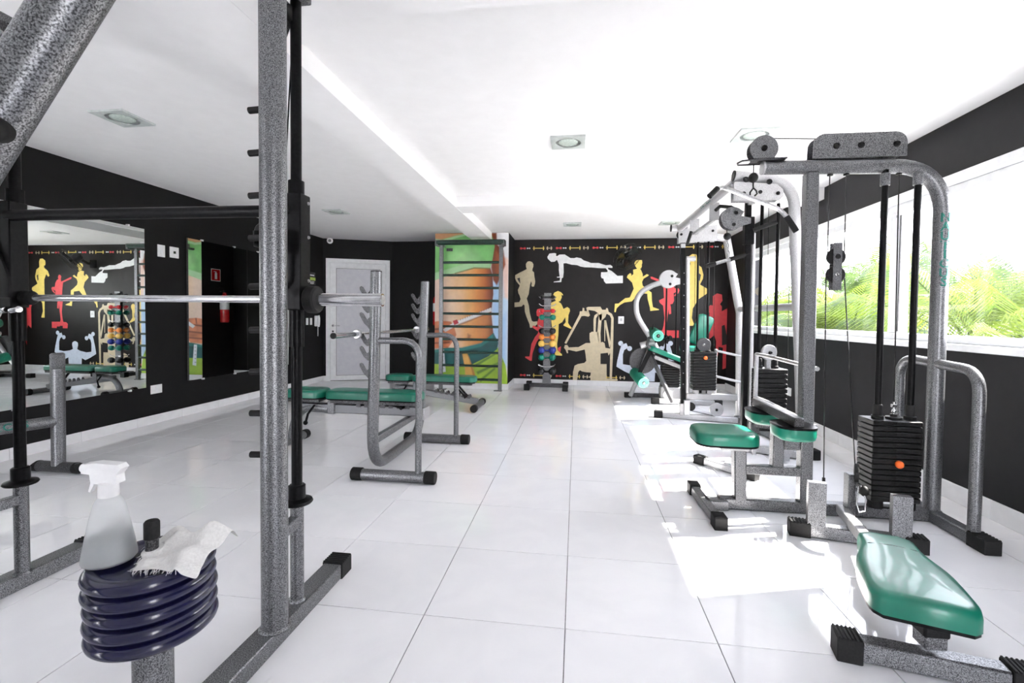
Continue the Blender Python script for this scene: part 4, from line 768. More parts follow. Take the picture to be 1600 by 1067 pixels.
# ================================================================== ADJUSTABLE BENCHES
def bench(cx0, cx1, sx0, sx1, Yc, zt, foot_x, label, docked=False):
    """flat adjustable bench along X: seat pad sx0..sx1, back pad cx0..cx1"""
    r = thing('adjustable_bench', ((sx0+cx1)/2, Yc, 0), label, 'bench', 'green adjustable benches'); w = .28; t = .072
    def shape(L, taper): return [(u*(1), v*(1-(taper*max(0,(abs(u)/(L/2)-.55)/.45)**2))) for u, v in rrect(L, w, .07)]
    pad(shape(cx1-cx0,.18), t, ((cx0+cx1)/2,Yc,zt-t), (1,0,0), (0,1,0), r, 'back_pad')
    pad(shape(sx1-sx0,.25), t, ((sx0+sx1)/2,Yc,zt-t), (1,0,0), (0,1,0), r, 'seat_pad')
    zf = zt-t-.02
    for x0, x1, nm in ((cx0+.06,cx1-.04,'back_frame'),(sx0+.05,sx1-.03,'seat_frame')):
        f = MB()
        for y in (Yc-.09, Yc+.09): f.bar((x0,y,zf-.01),(x1,y,zf-.01), .025, .03)
        f.bar((x0+.03,Yc-.09,zf-.01),(x0+.03,Yc+.09,zf-.01), .025, .03); f.bar((x1-.03,Yc-.09,zf-.01),(x1-.03,Yc+.09,zf-.01), .025, .03); f.obj(nm, m_dark, r)
    # spine: falls from the arch to the foot tube
    a, c = Vector((sx0+.12,Yc,zf-.09)), Vector((foot_x,Yc,.375 if docked else .10)); MB().bar(a, c, .07, .085).obj('spine_beam', m_ham, r)
    MB().bar((cx0+.04,Yc,zf-.015),(cx0+.04,Yc,a.z-.05), .075, .10, up=(0,1,0)).obj('pivot_post', m_ham, r)
    f = MB(); d = (c-a).normalized(); nrm = Vector((d.z*-1,0,d.x))
    for k in range(7):
        p = a.lerp(c, .50+.065*k)+nrm*.055
        for y in (-.037,.037): MB().prism([(-.022,-.03),(.022,-.03),(.022,.0),(.006,.022),(-.014,.018),(-.004,.0),(-.022,.002)], p+Vector((0,y,0)), d, nrm, .008).obj('notch_plate', m_dark, r)
    
    for y in (-.06,.06): MB().bar((cx1-.30,Yc+y,zf-.02), a.lerp(c,.86)+Vector((0,y,.04)), .028, .022).obj('support_strut', m_black, r)
    MB().tube([a.lerp(c,.86)+Vector((0,-.10,.04)), a.lerp(c,.86)+Vector((0,.10,.04))], .014, 12).obj('lock_bar', m_black, r)
    if docked: MB().box((foot_x+.035,Yc,.365), (.02,.16,.11), ch=.004).obj('dock_plate', m_ham_lit, r)
    else: MB().tube([(foot_x,Yc-.26,.05),(foot_x,Yc+.26,.05)], .043, 20).obj('foot_tube', m_ham, r)
    for s in (() if docked else (-1,1)): MB().disc((foot_x,Yc+s*.275,.052), .050, .07, (0,s,0), 22).obj('foot_cap', m_rubber, r)
    ap = [Vector((sx0+.42,Yc,a.z-.015)), Vector((sx0+.26,Yc,a.z+.005))]+arc((sx0+.26,Yc,a.z+.005),(sx0+.06,Yc,a.z),(sx0+.03,Yc,.05),9)[1:]
    MB().tube(ap, .042, 20).obj('arch_leg', m_ham, r)
    MB().tube([(sx0+.03,Yc-.22,.045),(sx0+.03,Yc+.22,.045)], .040, 20).obj('foot_tube', m_ham, r)
    for s in (-1,1): MB().disc((sx0+.03,Yc+s*.235,.047), .047, .07, (0,s,0), 22).obj('foot_cap', m_rubber, r)
    kk = MB(); kk.tube([(sx0+.30,Yc-.05,zf-.06),(sx0+.28,Yc-.13,zf-.13),(sx0+.26,Yc-.13,zf-.20)], .011, 8); kk.ball((sx0+.255,Yc-.13,zf-.215), .022, 12, 8); kk.obj('release_lever', m_black, r)
bench(-1.735, -.80, -2.16, -1.755, 2.37, .560, -.80, 'green padded bench standing inside the bench press rack', True)
bench(-1.63, -.73, -2.02, -1.65, 4.48, .450, -.70, 'green padded bench behind the rack, in front of the wall ladder')

# ================================================================== WALL LADDER
wl = thing('wall_ladder', (-1.18,6.07,0), 'grey wall bar ladder with dark green rungs in front of the photo print', 'wall bars')
for x in (-.655, -1.70):
    MB().box((x,6.07,1.265), (.065,.045,2.53), ch=.004).obj('upright', m_ham, wl)
    MB().box((x+(-.03 if x>-1 else .03),6.06,.006), (.14,.07,.012), ch=.002).obj('floor_plate', m_dark, wl)
    MB().bar((x,6.05,2.50),(x,6.245,2.50), .05, .04).obj('wall_bracket', m_ham, wl)
m_rung = noisy(pbsdf('dark_green_rung', (.005,.03,.02), .3), (.004,.022,.015), (.008,.04,.027), 30)
for z in (2.203,1.985,1.765,1.545,1.322,1.10,.878,.652,.425,.19): MB().tube([(-1.675,6.07,z),(-.68,6.07,z)], .021, 14).obj('rung', m_rung, wl)
MB().bar((-1.77,5.96,2.53),(-.58,5.96,2.53), .09, .085, ch=.02).obj('top_rung', m_rung, wl)
for x in (-.60,-1.75): MB().box((x,6.0,2.52), (.05,.16,.10), ch=.006).obj('rung_bracket', m_ham, wl)
MB().box((-1.55,6.045,2.42), (.11,.01,.05), ch=.002).obj('maker_plate', m_dark, wl)

# ================================================================== DUMBBELL RACK
DX, DY = .125, 6.42
dr = thing('dumbbell_rack', (DX,DY,0), 'slim grey upright dumbbell rack standing against the mural', 'rack')
MB().prism([(-.06,1.70),(.06,1.70),(.062,.40),(.075,.09),(-.075,.09),(-.062,.40)], (DX,DY,0), (1,0,0), (0,0,1), .06).obj('mast', m_ham, dr)
MB().bar((DX-.30,DY,.075),(DX+.30,DY,.075), .07, .07).obj('base_bar', m_dark, dr)
for s in (-1,1):
    MB().bar((DX+s*.33,DY-.22,.06),(DX+s*.33,DY+.22,.06), .08, .07).obj('foot', m_dark, dr)
    caps([((DX+s*.33,DY-.23,.06),(0,-1,0)),((DX+s*.33,DY+.23,.06),(0,1,0))], .085, .085, .10, m_rubber, dr)
TIERS = [(1.615,'black',.036),(1.493,None,0),(1.371,'red',.040),(1.260,'teal',.050),(1.116,None,0),(1.020,'black',.052),(.912,'orange',.050),(.797,'yellow',.057),(.682,'blue',.060),(.556,'teal',.055),(.425,None,0),(.312,'black',.062)]
m_wire = m_chrome
for z, _, r_ in TIERS:
    for s in (-1,1):
        y = DY+s*.055; zz = z-.012-(.0)
        MB().tube([(DX-.145,y+s*.02,zz+.03),(DX-.125,y+s*.012,zz+.008),(DX-.09,y,zz-.006),(DX+.09,y,zz-.006),(DX+.125,y+s*.012,zz+.008),(DX+.145,y+s*.02,zz+.03)], .006, 8).obj('cradle_wire', m_wire, dr)
names = {'black':'black','red':'red','teal':'teal green','orange':'orange','yellow':'yellow','blue':'blue'}
ordn = {1.615:'smallest, on the top tier of the rack',1.371:'small, above the upper teal one',1.260:'just below the red one',1.020:'mid rack, above the orange one',.912:'above the yellow one',.797:'between the orange and the blue one',.682:'below the yellow one',.556:'just below the blue one',.312:'large, on the lowest tier'}
def dumbbell(col, r_, c, label):
    root = thing('dumbbell', c, label, 'dumbbell', 'vinyl dumbbells on the rack'); c = Vector(c); s = .092+.2*(r_-.05)
    for sg in (-1,1):
        h = MB().lathe(c+Vector((sg*s,0,0)), [(r_*.34,-r_*.95),(r_*.72,-r_*.74),(r_*.97,-r_*.30),(r_*.97,r_*.30),(r_*.72,r_*.74),(r_*.34,r_*.95)], 12, (1,0,0)).obj('head', m_vinyl[col], root, 25)
    MB().tube([c-Vector((s,0,0)), c+Vector((s,0,0))], .013, 12).obj('handle', m_vinyl[col], root)
for z, col, r_ in TIERS:
    if not col: continue
    dumbbell(col, r_, (DX,DY-.056-r_*.25-.012,z+.014), names[col]+' dumbbell in front of the mast, '+ordn[z])
    dumbbell(col, r_, (DX+.005,DY+.056+r_*.25+.012,z+.014), names[col]+' dumbbell behind the mast, '+ordn[z])

# ================================================================== weight stack helper
def weight_stack(x0, x1, yc, dep, z0, z1, n, parent, pin_z=None, rods=(), seam=True):
    pitch = (z1-z0)/n; first = None; w = x1-x0
    for k in range(n):
        c = Vector(((x0+x1)/2, yc, z0+pitch*(k+.5)))
        if first is None:
            b = MB().box((0,0,0), (w, dep, pitch*.90), ch=.005); b.box((0,-dep/2-.0005,0), (.012,.004,pitch*.5), ch=0)
            o = b.obj('stack_plate', m_stack); first = o; o.parent = parent; o.location = c-ORG[parent.name]
        else: share(first, 'stack_plate', parent, c-ORG[parent.name])
    if pin_z:
        f = MB().ball(((x0+x1)/2, yc-dep/2-.022, pin_z), .024, 16, 10).obj('selector_pin', m_orange, parent); f['label'] = 'orange selector knob'
    for x in rods: MB().lathe((x,yc,z1), [(.034,0),(.034,.018),(.026,.022),(.026,.085),(.022,.09)], 18).obj('rod_bushing', m_rubber, parent)

# ================================================================== CABLE MACHINE (right foreground)
cm = thing('cable_machine', (2.2,1.42,0), 'grey lat pulldown and low row cable machine with a black weight stack, right foreground', 'cable machine')
Y = 1.42
tp = [Vector((1.835,Y,2.278)), Vector((2.62,Y,2.262))]+arc((2.62,Y,2.262),(2.885,Y,2.255),(2.905,Y,1.99),10)[1:]+[Vector((2.905,Y,.05))]
MB().tube(tp, .045, 30).obj('frame_tube', m_ham, cm)
MB().disc((1.832,Y,2.278), .046, .014, (1,0,0), 26).obj('tube_cap', m_ham_lit, cm)
text = 'NAUTICUS'
for k, chh in enumerate(text):
    zc = 1.925-.0575*k; th = math.radians(-98)
    text_mesh(chh, .075, 'lettering', m_teal, cm, lambda x, y, z, zc=zc, th=th: Vector((2.905+.0462*math.cos(th+x/.046), Y+.0462*math.sin(th+x/.046), zc+y))+Vector((math.cos(th),math.sin(th),0))*z)
MB().bar((2.142,Y,.06),(2.128,Y,2.235), .076, .076, up=(0,1,0)).obj('front_post', m_ham, cm)
MB().bar((1.60,Y,.04),(2.95,Y,.04), .075, .075).obj('base_beam', m_ham, cm)
MB().bar((1.515,1.10,.035),(1.500,1.66,.035), .06, .06).obj('front_foot', m_ham, cm); caps([((1.515,1.07,.035),(0,-1,0)),((1.500,1.69,.035),(0,1,0))], .065, .07, .10, m_rubber, cm)
MB().box((1.58,1.40,.035), (.14,.10,.06), ch=.004).obj('foot_joint', m_ham, cm)
MB().bar((1.735,Y,.06),(1.725,Y,.43), .078, .078, up=(0,1,0)).obj('seat_post', m_ham, cm)
MB().bar((1.76,Y,.275),(2.11,Y,.275), .06, .06).obj('seat_beam', m_ham, cm)
MB().bar((1.965,Y,.30),(1.965,Y,.56), .068, .07, up=(0,1,0)).obj('thigh_post', m_ham, cm)
MB().bar((2.0,Y,.452),(2.10,Y,.452), .06, .065).obj('thigh_beam', m_ham, cm)
MB().bar((1.60,Y,.425),(1.78,Y,.425), .10, .045).obj('seat_bracket', m_ham_lit, cm)
pad([(u, v) for u, v in rrect(.40, .36, .10)], .075, (1.625,1.43,.462), (1,0,0), (0,1,0), cm, 'seat')
# thigh hold-down: bar along Y with two pads under it
MB().bar((1.975,1.13,.655),(1.985,1.86,.655), .058, .058).obj('thigh_bar', m_dark, cm)
for y in (1.24, 1.70):
    place(pad_mb(rrect(.22,.26,.08), .075), (1.985,y,.612), (1,0,0), (0,-1,0)).obj('thigh_pad', m_green, cm, 50)
    place(MB().prism(rrect(.225,.265,.08), (0,0,0), (1,0,0), (0,1,0), .014), (1.985,y,.619), (1,0,0), (0,1,0)).obj('thigh_pad_board', m_black, cm)
# top pulleys
def pulley_plate(poly, yoff, name, mat): MB().prism(poly, (0,Y+yoff,0), (1,0,0), (0,0,1), .008).obj(name, mat, cm)
dpoly = [(1.826+.086*math.cos(a), 2.392+.086*math.sin(a)) for a in [math.radians(-50+k*12) for k in range(23)]]+[(1.735,2.318)]+[(1.90,2.318)]
dpoly = [(1.826+.086*math.cos(math.radians(a)), 2.392+.086*math.sin(math.radians(a))) for a in range(-40, 225, 12)]+[(1.79,2.318),(1.88,2.318)]
pulley_plate(dpoly, -.034, 'front_pulley_plate', m_ham); pulley_plate(dpoly, .034, 'front_pulley_plate', m_ham)
MB().disc((1.822,Y,2.392), .078, .03, (0,1,0), 28).obj('front_pulley', m_rubber, cm); bolt_mb((1.825,Y-.038,2.394), (0,-1,0), .017, .016).obj('bolt', m_rubber, cm)
rp_ = [(2.118,2.315),(2.668,2.315),(2.668,2.39)]+[(2.60+.068*math.cos(math.radians(a)), 2.40+.068*math.sin(math.radians(a))) for a in range(0,91,15)]+[(2.19+.068*math.cos(math.radians(a)), 2.402+.068*math.sin(math.radians(a))) for a in range(90,181,15)]
pulley_plate(rp_, -.040, 'top_pulley_plate', m_ham); pulley_plate(rp_, .040, 'top_pulley_plate', m_ham)
for x in (2.255,2.40,2.605):
    MB().disc((x,Y,2.388), .060, .028, (0,1,0), 26).obj('top_pulley', m_rubber, cm); bolt_mb((x,Y-.044,2.390), (0,-1,0), .017, .016).obj('bolt', m_rubber, cm)
MB().tube([(1.83,Y,2.471),(2.26,Y,2.449)], .0035, 6).obj('cable', m_gloss, cm)
lo_ = MB(); lo_.tube([(1.90,Y-.05,2.318),(1.76,Y-.05,2.316),(1.69,Y-.045,2.314),(1.675,Y,2.314),(1.69,Y+.045,2.314),(1.76,Y+.05,2.316),(1.90,Y+.05,2.318)], .006, 8); lo_.box((1.86,Y,2.322),(.20,.12,.008)); lo_.obj('cable_guard', m_dark, cm)
for x in (2.245, 2.342): MB().lathe((x,Y,2.213), [(.008,0),(.017,.002),(.017,.010)], 14).obj('cable_grommet', m_rubber, cm)
MB().lathe((2.65,Y,2.208), [(.008,0),(.017,.002),(.017,.010)], 14).obj('cable_grommet', m_rubber, cm)
MB().tube([(2.243,Y,2.30),(2.243,Y,1.69)], .0035, 6).obj('cable', m_gloss, cm); MB().tube([(2.238,Y,1.56),(2.262,Y,.14)], .0035, 6).obj('cable', m_gloss, cm)
MB().tube([(2.342,Y,2.30),(2.344,Y,1.69)], .0035, 6).obj('cable', m_gloss, cm); MB().tube([(2.349,Y,1.56),(2.372,1.27,.30)], .0035, 6).obj('cable', m_gloss, cm)
MB().tube([(2.65,Y,2.30),(2.655,1.40,.74)], .0035, 6).obj('cable', m_gloss, cm)
for z in (1.690, 1.575): MB().disc((2.294,Y,z), .056, .026, (0,1,0), 26).obj('floating_pulley', m_rubber, cm)
MB().prism([(-.026,-.155),(.026,-.155),(.026,.150),(-.026,.150)], (2.294,Y-.022,1.63), (1,0,0), (0,0,1), .006).obj('pulley_strap', m_ham, cm)
MB().prism([(-.026,-.155),(.026,-.155),(.026,.150),(-.026,.150)], (2.294,Y+.022,1.63), (1,0,0), (0,0,1), .006).obj('pulley_strap', m_ham, cm)
bolt_mb((2.294,Y-.026,1.690), (0,-1,0), .014, .010).obj('bolt', m_rubber, cm); bolt_mb((2.294,Y-.026,1.575), (0,-1,0), .010, .008).obj('bolt', m_chrome, cm)
# stack
for x in (2.560, 2.750):
    MB().tube([(x,1.40,.08),(x,1.40,2.235)], .019, 20).obj('guide_rod', m_black, cm)
    MB().lathe((x,1.40,2.135), [(.019,0),(.027,.002),(.027,.075),(.022,.08)], 18).obj('rod_clamp', m_ham, cm)
weight_stack(2.49, 2.775, 1.40, .17, .135, .652, 15, cm, .385, (2.560,2.750))
f = MB(); f.lathe((2.655,1.40,.652), [(.045,0),(.045,.012),(.020,.016),(.020,.03)], 18); f.obj('stack_head', m_rubber, cm)
f = MB(); f.tube([(2.655,1.40,.68),(2.655,1.40,.76)], .008, 10); f.ball((2.655,1.40,.70), .014, 10, 7); f.box((2.655,1.40,.735), (.03,.02,.02)); f.obj('cable_end', m_chrome, cm)
for x in (2.56,2.75): MB().lathe((x,1.40,.075), [(.045,.0),(.045,.05),(.03,.06)], 18).obj('stack_buffer', m_rubber, cm)
# side handle
hp = [Vector((2.90,1.75,.05)),Vector((2.90,1.75,.90))]+arc((2.90,1.75,.90),(2.90,1.74,1.02),(2.90,1.60,1.02),8)[1:]+arc((2.90,1.21,1.002),(2.90,1.082,1.0),(2.90,1.082,.86),8)+[Vector((2.90,1.086,.05))]
MB().tube(hp, .030, 22).obj('side_handle', m_ham, cm)
MB().bar((2.905,1.05,.04),(2.905,1.82,.04), .07, .07).obj('side_base', m_ham, cm); caps([((2.905,.99,.04),(0,-1,0)),((2.905,1.86,.04),(0,1,0))], .075, .07, .13, m_rubber, cm)
# low row: foot bar, foot plates, beam, bench
ff0, ff1 = Vector((1.955,1.075,.04)), Vector((2.52,.955,.04)); fd = (ff1-ff0).normalized()
MB().bar(ff0, ff1, .065, .075).obj('row_foot', m_ham, cm); caps([(ff0-fd*.02,-fd),(ff1+fd*.02,fd)], .07, .075, .11, m_rubber, cm)
fdn = Vector((-fd.y, fd.x, 0))
for s, h in ((.09,.30),(.50,.275)):
    p = ff0+fd*s-fdn*.0; MB().prism([(-.046,0),(.046,0),(.046,h),(-.046,h)], p-fdn*.012+Vector((0,0,-.01)), fd, (0,0,1), .045).obj('foot_plate', m_ham, cm)
c0, c1 = Vector((2.235,1.03,.10)), Vector((1.915,-.06,.20)); cdv = (c1-c0).normalized()
MB().bar((2.33,1.34,.07), c0, .055, .055).obj('row_beam', m_ham_lit, cm); MB().bar(c0, c1, .055, .06).obj('row_beam', m_ham_lit, cm)
yk = Vector((2.345,1.28,0)); MB().bar(yk+Vector((0,0,.06)), yk+Vector((0,0,.32)), .045, .06, up=(0,1,0)).obj('yoke', m_ham, cm)
MB().disc(yk+Vector((.025,-.02,.33)), .058, .022, (.9,-.43,0), 24).obj('low_pulley', m_rubber, cm)
f = MB(); f.tube([yk+Vector((.03,-.06,.27)), yk+Vector((.045,-.09,.19)), yk+Vector((.04,-.09,.12)), yk+Vector((.01,-.085,.11)), yk+Vector((.0,-.075,.16)), yk+Vector((.015,-.06,.26))], .006, 8); f.obj('snap_hook', m_chrome, cm)
MB().ball(yk+Vector((.045,-.07,.235)), .025, 16, 10, 1.3).obj('cable_stop', m_rubber, cm); MB().disc(yk+Vector((-.01,-.10,.028)), .05, .012, (0,0,1), 20).obj('pivot_plate', m_ham_lit, cm)
MB().tube([(2.262,Y,.12),(2.2605,Y,.24)], .010, 8).obj('cable_sleeve', m_rubber, cm)
bl0, bl1 = Vector((1.645,.005,.045)), Vector((2.19,-.105,.045)); bf = (bl1-bl0).normalized()
MB().bar(bl0, bl1, .07, .075).obj('bench_foot', m_ham, cm); caps([(bl0-bf*.0,-bf),(bl1+bf*.0,bf)], .075, .08, .085, m_rubber, cm)
bp0 = bl0+bf*.275-Vector((-.02,.05,0))*0; MB().bar(bp0+Vector((0,0,.06)), bp0+Vector((0,0,.15)), .078, .07, up=(0,1,0)).obj('bench_post', m_ham, cm); MB().bar(bp0+Vector((0,0,.105)), bp0+Vector((0,0,.243)), .088, .08, up=(0,1,0)).obj('post_sleeve', m_rubber, cm)
ob = []
for t in range(25):                                           # waisted outline, wide at the near end
    s = t/24; w = .100+.058*(1/(1+math.exp(-(s-.36)*13))); 
    if s < .10: w *= math.sqrt(max(.0, 1-((.10-s)/.10)**2))*.45+.55
    if s > .86: w *= math.sqrt(max(.0, 1-((s-.86)/.14)**2))*.22+.78
    ob.append((s*.60-.30, w))
ob = ob+[(u, -w) for u, w in ob[::-1]]
ax = (Vector((2.035,.40,0))-Vector((1.845,-.175,0))).normalized(); ay = Vector((-ax.y, ax.x, 0)); pc = Vector((1.918,.112,.250))
pad([(-u, v) for u, v in ob], .075, pc, ax, ay, cm, 'row_seat')
sm_ = MB(); sm_.tube([pc+ax*.135-ay*.098+Vector((0,0,.068)), pc+ax*.14-ay*.08+Vector((0,0,.0765)), pc+ax*.15+Vector((0,0,.0785)), pc+ax*.14+ay*.08+Vector((0,0,.0765)), pc+ax*.135+ay*.098+Vector((0,0,.068))], .0025, 6); sm_.obj('seat_seam', m_black, cm)
bolt_mb(pc-ax*.292+Vector((0,0,.012)), -ax, .007, .006).obj('bolt', m_steel, cm)
# hook, stop ball and the lat bar hanging from the front pulley
f = MB(); f.ball((1.775,Y-.0,2.215), .030, 16, 10, 1.1); f.obj('cable_stop', m_rubber, cm)
f = MB(); f.tube([(1.775,Y,2.30),(1.775,Y,2.14)], .0035, 6); f.obj('cable', m_gloss, cm)
lbar = thing('lat_bar', (1.78,Y,2.06), 'short dark lat bar with black grips hanging from the front pulley of the cable machine', 'cable bar')
f = MB(); f.tube([(1.775,Y,2.19),(1.775,Y,2.15),(1.795,Y,2.13),(1.80,Y,2.11),(1.785,Y,2.095)], .0055, 8); f.tube([(1.775,Y,2.145),(1.757,Y,2.12),(1.757,Y,2.09),(1.772,Y,2.065)], .0055, 8); f.obj('hook', m_gloss, lbar)
bpth = [Vector((1.500,Y-.04,2.100))]+arc((1.525,Y-.03,2.125),(1.565,Y-.01,2.165),(1.605,Y,2.150),5)+arc((1.91,Y,2.018),(1.955,Y,2.0),(1.985,Y-.01,1.95),5)+[Vector((2.035,Y-.02,1.865))]
MB().tube(bpth, .0145, 16).obj('bar', m_steel, lbar)
MB().tube([Vector((1.488,Y-.045,2.088)), Vector((1.545,Y-.022,2.146))], .019, 16).obj('grip', m_rubber, lbar); MB().tube([Vector((1.982,Y-.009,1.955)), Vector((2.042,Y-.022,1.853))], .019, 16).obj('grip', m_rubber, lbar)

# ================================================================== MULTI-STATION GYM (right, further back)
mg = thing('multi_station_gym', (2.4,3.5,0), 'lit-toned grey multi-station gym with two black weight stacks along the window wall', 'multi gym')
# station near
YA = 2.70
t1 = [Vector((2.045,YA,2.595)), Vector((2.33,YA,2.565))]+arc((2.33,YA,2.565),(2.555,YA,2.535),(2.572,YA,2.30),8)[1:]+[Vector((2.590,YA,1.97)),Vector((2.655,YA,.93)),Vector((2.70,YA,.04))]
MB().tube(t1, .047, 26).obj('rear_tube', m_ham_lit, mg); MB().disc((2.043,YA,2.595), .048, .014, (1,0,-.1), 24).obj('tube_cap', m_rubber, mg)
for x, z in ((2.135,2.545),(2.335,2.52)): bolt_mb((x,YA-.047,z), (0,-1,0), .022, .02).obj('bolt', m_rubber, mg)
pp = [(2.035,2.355),(2.42,2.355),(2.46,2.39),(2.455,2.45),(2.40,2.50),(2.035,2.53)]
for s in (-.045,.045): MB().prism(pp, (0,YA+s,0), (1,0,0), (0,0,1), .008).obj('pulley_plate', m_ham_lit, mg)
for x, z in ((2.12,2.42),(2.26,2.43),(2.41,2.415)): bolt_mb((x,YA-.05,z), (0,-1,0), .015, .014).obj('bolt', m_rubber, mg); MB().disc((x,YA,z), .055, .028, (0,1,0), 22).obj('pulley', m_rubber, mg)
YP = 2.88
MB().bar((2.245,YP,.06),(2.235,YP,2.50), .050, .060, up=(0,1,0)).obj('black_post', m_black, mg); MB().tube([(2.300,YP,.06),(2.290,YP,2.10)], .020, 16).obj('grey_post', m_ham_lit, mg)
MB().box((2.25,YP-.035,2.385), (.06,.05,.05)).obj('post_fitting', m_ham_lit, mg); bolt_mb((2.25,YP-.06,2.385), (0,-1,0), .012, .01).obj('bolt', m_rubber, mg)
MB().box((2.245,YP,2.12), (.085,.08,.26), ch=.006).obj('post_sleeve', m_black, mg)
MB().tube([(2.275,YP-.04,2.12),(2.46,YP-.10,2.185)], .0195, 16).obj('grip_handle', m_rubber, mg)
for x in (2.375, 2.520): MB().tube([(x,YP+.02,.05),(x-.005,YP+.02,2.38)], .0155, 16).obj('guide_rod', m_black, mg)
for x in (2.41, 2.50, 2.60): MB().tube([(x+.02,YP-.02,.85),(x-.005,YP-.04,2.40)], .003, 5).obj('cable', m_gloss, mg)
weight_stack(2.30, 2.60, YP+.02, .20, .22, .815, 13, mg, None, (2.375,2.520))
MB().disc((2.445,YP-.03,.965), .075, .03, (.25,-1,0), 26).obj('stack_pulley', m_ham_lit, mg); bolt_mb((2.448,YP-.048,.965), (.25,-1,0), .014, .02).obj('bolt', m_rubber, mg); MB().box((2.447,YP,.86), (.04,.05,.09)).obj('pulley_yoke', m_ham_lit, mg)
MB().bar((2.27,YP,.045),(2.71,YA-.02,.045), .07, .07).obj('base_beam', m_ham_lit, mg)
# guard rails joining the cable machine
MB().bar((2.245,2.60,.97),(2.245,2.60,.05), .03, .03, up=(0,1,0)).obj('guard_post', m_ham_lit, mg)
for z in (.965, .575):
    MB().tube([(2.245,2.60,z),(2.255,2.35,z),(2.225,1.47,z-.012)], .0155, 12).obj('guard_rail', m_ham_lit, mg)
# front foot and rear base beam
MB().bar((1.735,2.40,.035),(2.03,2.06,.035), .06, .055).obj('front_foot', m_ham_lit, mg); caps([((1.715,2.42,.035),(-.65,.75,0)),((2.05,2.035,.035),(.65,-.75,0))], .065, .06, .10, m_rubber, mg)
MB().bar((1.90,2.22,.04),(2.27,YP,.04), .06, .06).obj('base_beam', m_ham_lit, mg)
MB().bar((2.62,4.25,.045),(2.80,2.74,.045), .07, .07).obj('rear_base', m_ham, mg); caps([((2.803,2.70,.045),(.1,-1,0))], .075, .075, .10, m_rubber, mg)
MB().disc((2.50,2.55,.13), .07, .03, (.3,-1,0), 22).obj('low_pulley', m_ham_lit, mg); MB().box((2.50,2.57,.07), (.05,.06,.10)).obj('pulley_yoke', m_ham_lit, mg)
f = MB(); f.tube([(2.20,2.50,.34),(2.42,2.44,.33)], .017, 12); f.box((2.21,2.52,.32), (.07,.06,.10)); f.tube([(2.43,2.44,.33),(2.44,2.42,.27)], .008, 8); f.obj('adjuster', m_dark, mg)
# pulley head with short row bar
dpl = [(.105*math.cos(math.radians(a)), .105*math.sin(math.radians(a))) for a in range(45, 331, 13)]+[(.16,-.05),(.16,.0),(.075,.02),(.10,.06)]
for s in (-.035,.035): MB().prism([(u*1.02,v*1.02) for u, v in dpl], (2.085,2.87+s,2.235), (1,0,0), (0,0,1), .008).obj('head_plate', m_ham, mg)
MB().disc((2.085,2.87,2.24), .085, .03, (0,1,0), 24).obj('head_pulley', m_rubber, mg)
for x, z in ((2.115,2.285),(2.095,2.175)): bolt_mb((x,2.83,z), (0,-1,0), .015, .014).obj('bolt', m_rubber, mg)
rb_ = thing('row_bar', (2.08,2.9,1.83), 'straight black row bar hanging on a chain from the disc pulley of the multi gym', 'cable bar')
f = MB(); f.tube([(2.045,2.87,2.13),(2.05,2.87,2.05)], .004, 6); f.ball((2.05,2.87,2.07), .035, 14, 9); f.obj('cable_stop', m_rubber, rb_)
ch = MB()
for k in range(5):
    c = Vector((2.05+.004*k,2.87,2.02-.037*k)); ex_ = Vector((1,0,0)) if k % 2 else Vector((0,1,0))
    ch.tube([c+ex_*(.011*math.cos(a*math.pi/5))+Vector((0,0,.022*math.sin(a*math.pi/5))) for a in range(11)], .0035, 5, cap=False)
ch.obj('chain', m_chrome, rb_)
MB().tube([(1.875,2.87,1.79),(2.24,2.87,1.898)], .0165, 14).obj('bar', m_steel, rb_); MB().tube([(1.86,2.87,1.7855),(1.95,2.87,1.812)], .021, 14).obj('grip', m_rubber, rb_); MB().tube([(2.08,2.87,1.851),(2.255,2.87,1.9025)], .021, 14).obj('grip', m_rubber, rb_)
# top beam towards the far station
tb0, tb1 = Vector((1.90,4.30,2.41)), Vector((2.075,2.74,2.555))
MB().tube([tb0, tb1], .042, 22).obj('top_beam', m_ham_lit, mg); MB().tube([(1.80,4.30,2.415),(1.99,4.30,2.415)], .042, 20).obj('beam_stub', m_ham_lit, mg); MB().disc((1.797,4.30,2.415), .044, .012, (1,0,0), 20).obj('tube_cap', m_rubber, mg)
tbd = (tb1-tb0).normalized(); tside = Vector((-1,0,0)); 
text_mesh('NAUTICUS', .06, 'lettering', m_teal, mg, lambda x, y, z: tb0.lerp(tb1,.60)+tbd*(x*-1)*-1+Vector((0,0,1))*(.0435*math.sin(y/.0435))+Vector((-1,0,0))*(.0435*math.cos(y/.0435)))
for t in (.30,.66):
    p = tb0.lerp(tb1, t); MB().prism([(-.05,-.18),(.05,-.18),(.05,.0),(-.05,.0)], p+Vector((.02,0,-.02)), (1,0,0), (0,0,1), .012).obj('grip_bracket', m_ham_lit, mg)
MB().bar(tb0.lerp(tb1,.30)+Vector((.02,0,-.19)), tb0.lerp(tb1,.66)+Vector((.02,0,-.19)), .035, .03).obj('grip_rail', m_ham_lit, mg)
MB().tube([tb0.lerp(tb1,.30)+Vector((-.02,-.02,-.17)), tb0.lerp(tb1,.30)+Vector((-.07,-.05,-.32))], .019, 12).obj('grip', m_rubber, mg)
gq = tb0.lerp(tb1,.66); MB().tube([gq+Vector((.03,-.02,-.10)), gq+Vector((.05,-.10,-.08)), gq+Vector((.14,-.14,-.10)), gq+Vector((.22,-.15,-.15))], .019, 12).obj('grip', m_rubber, mg)
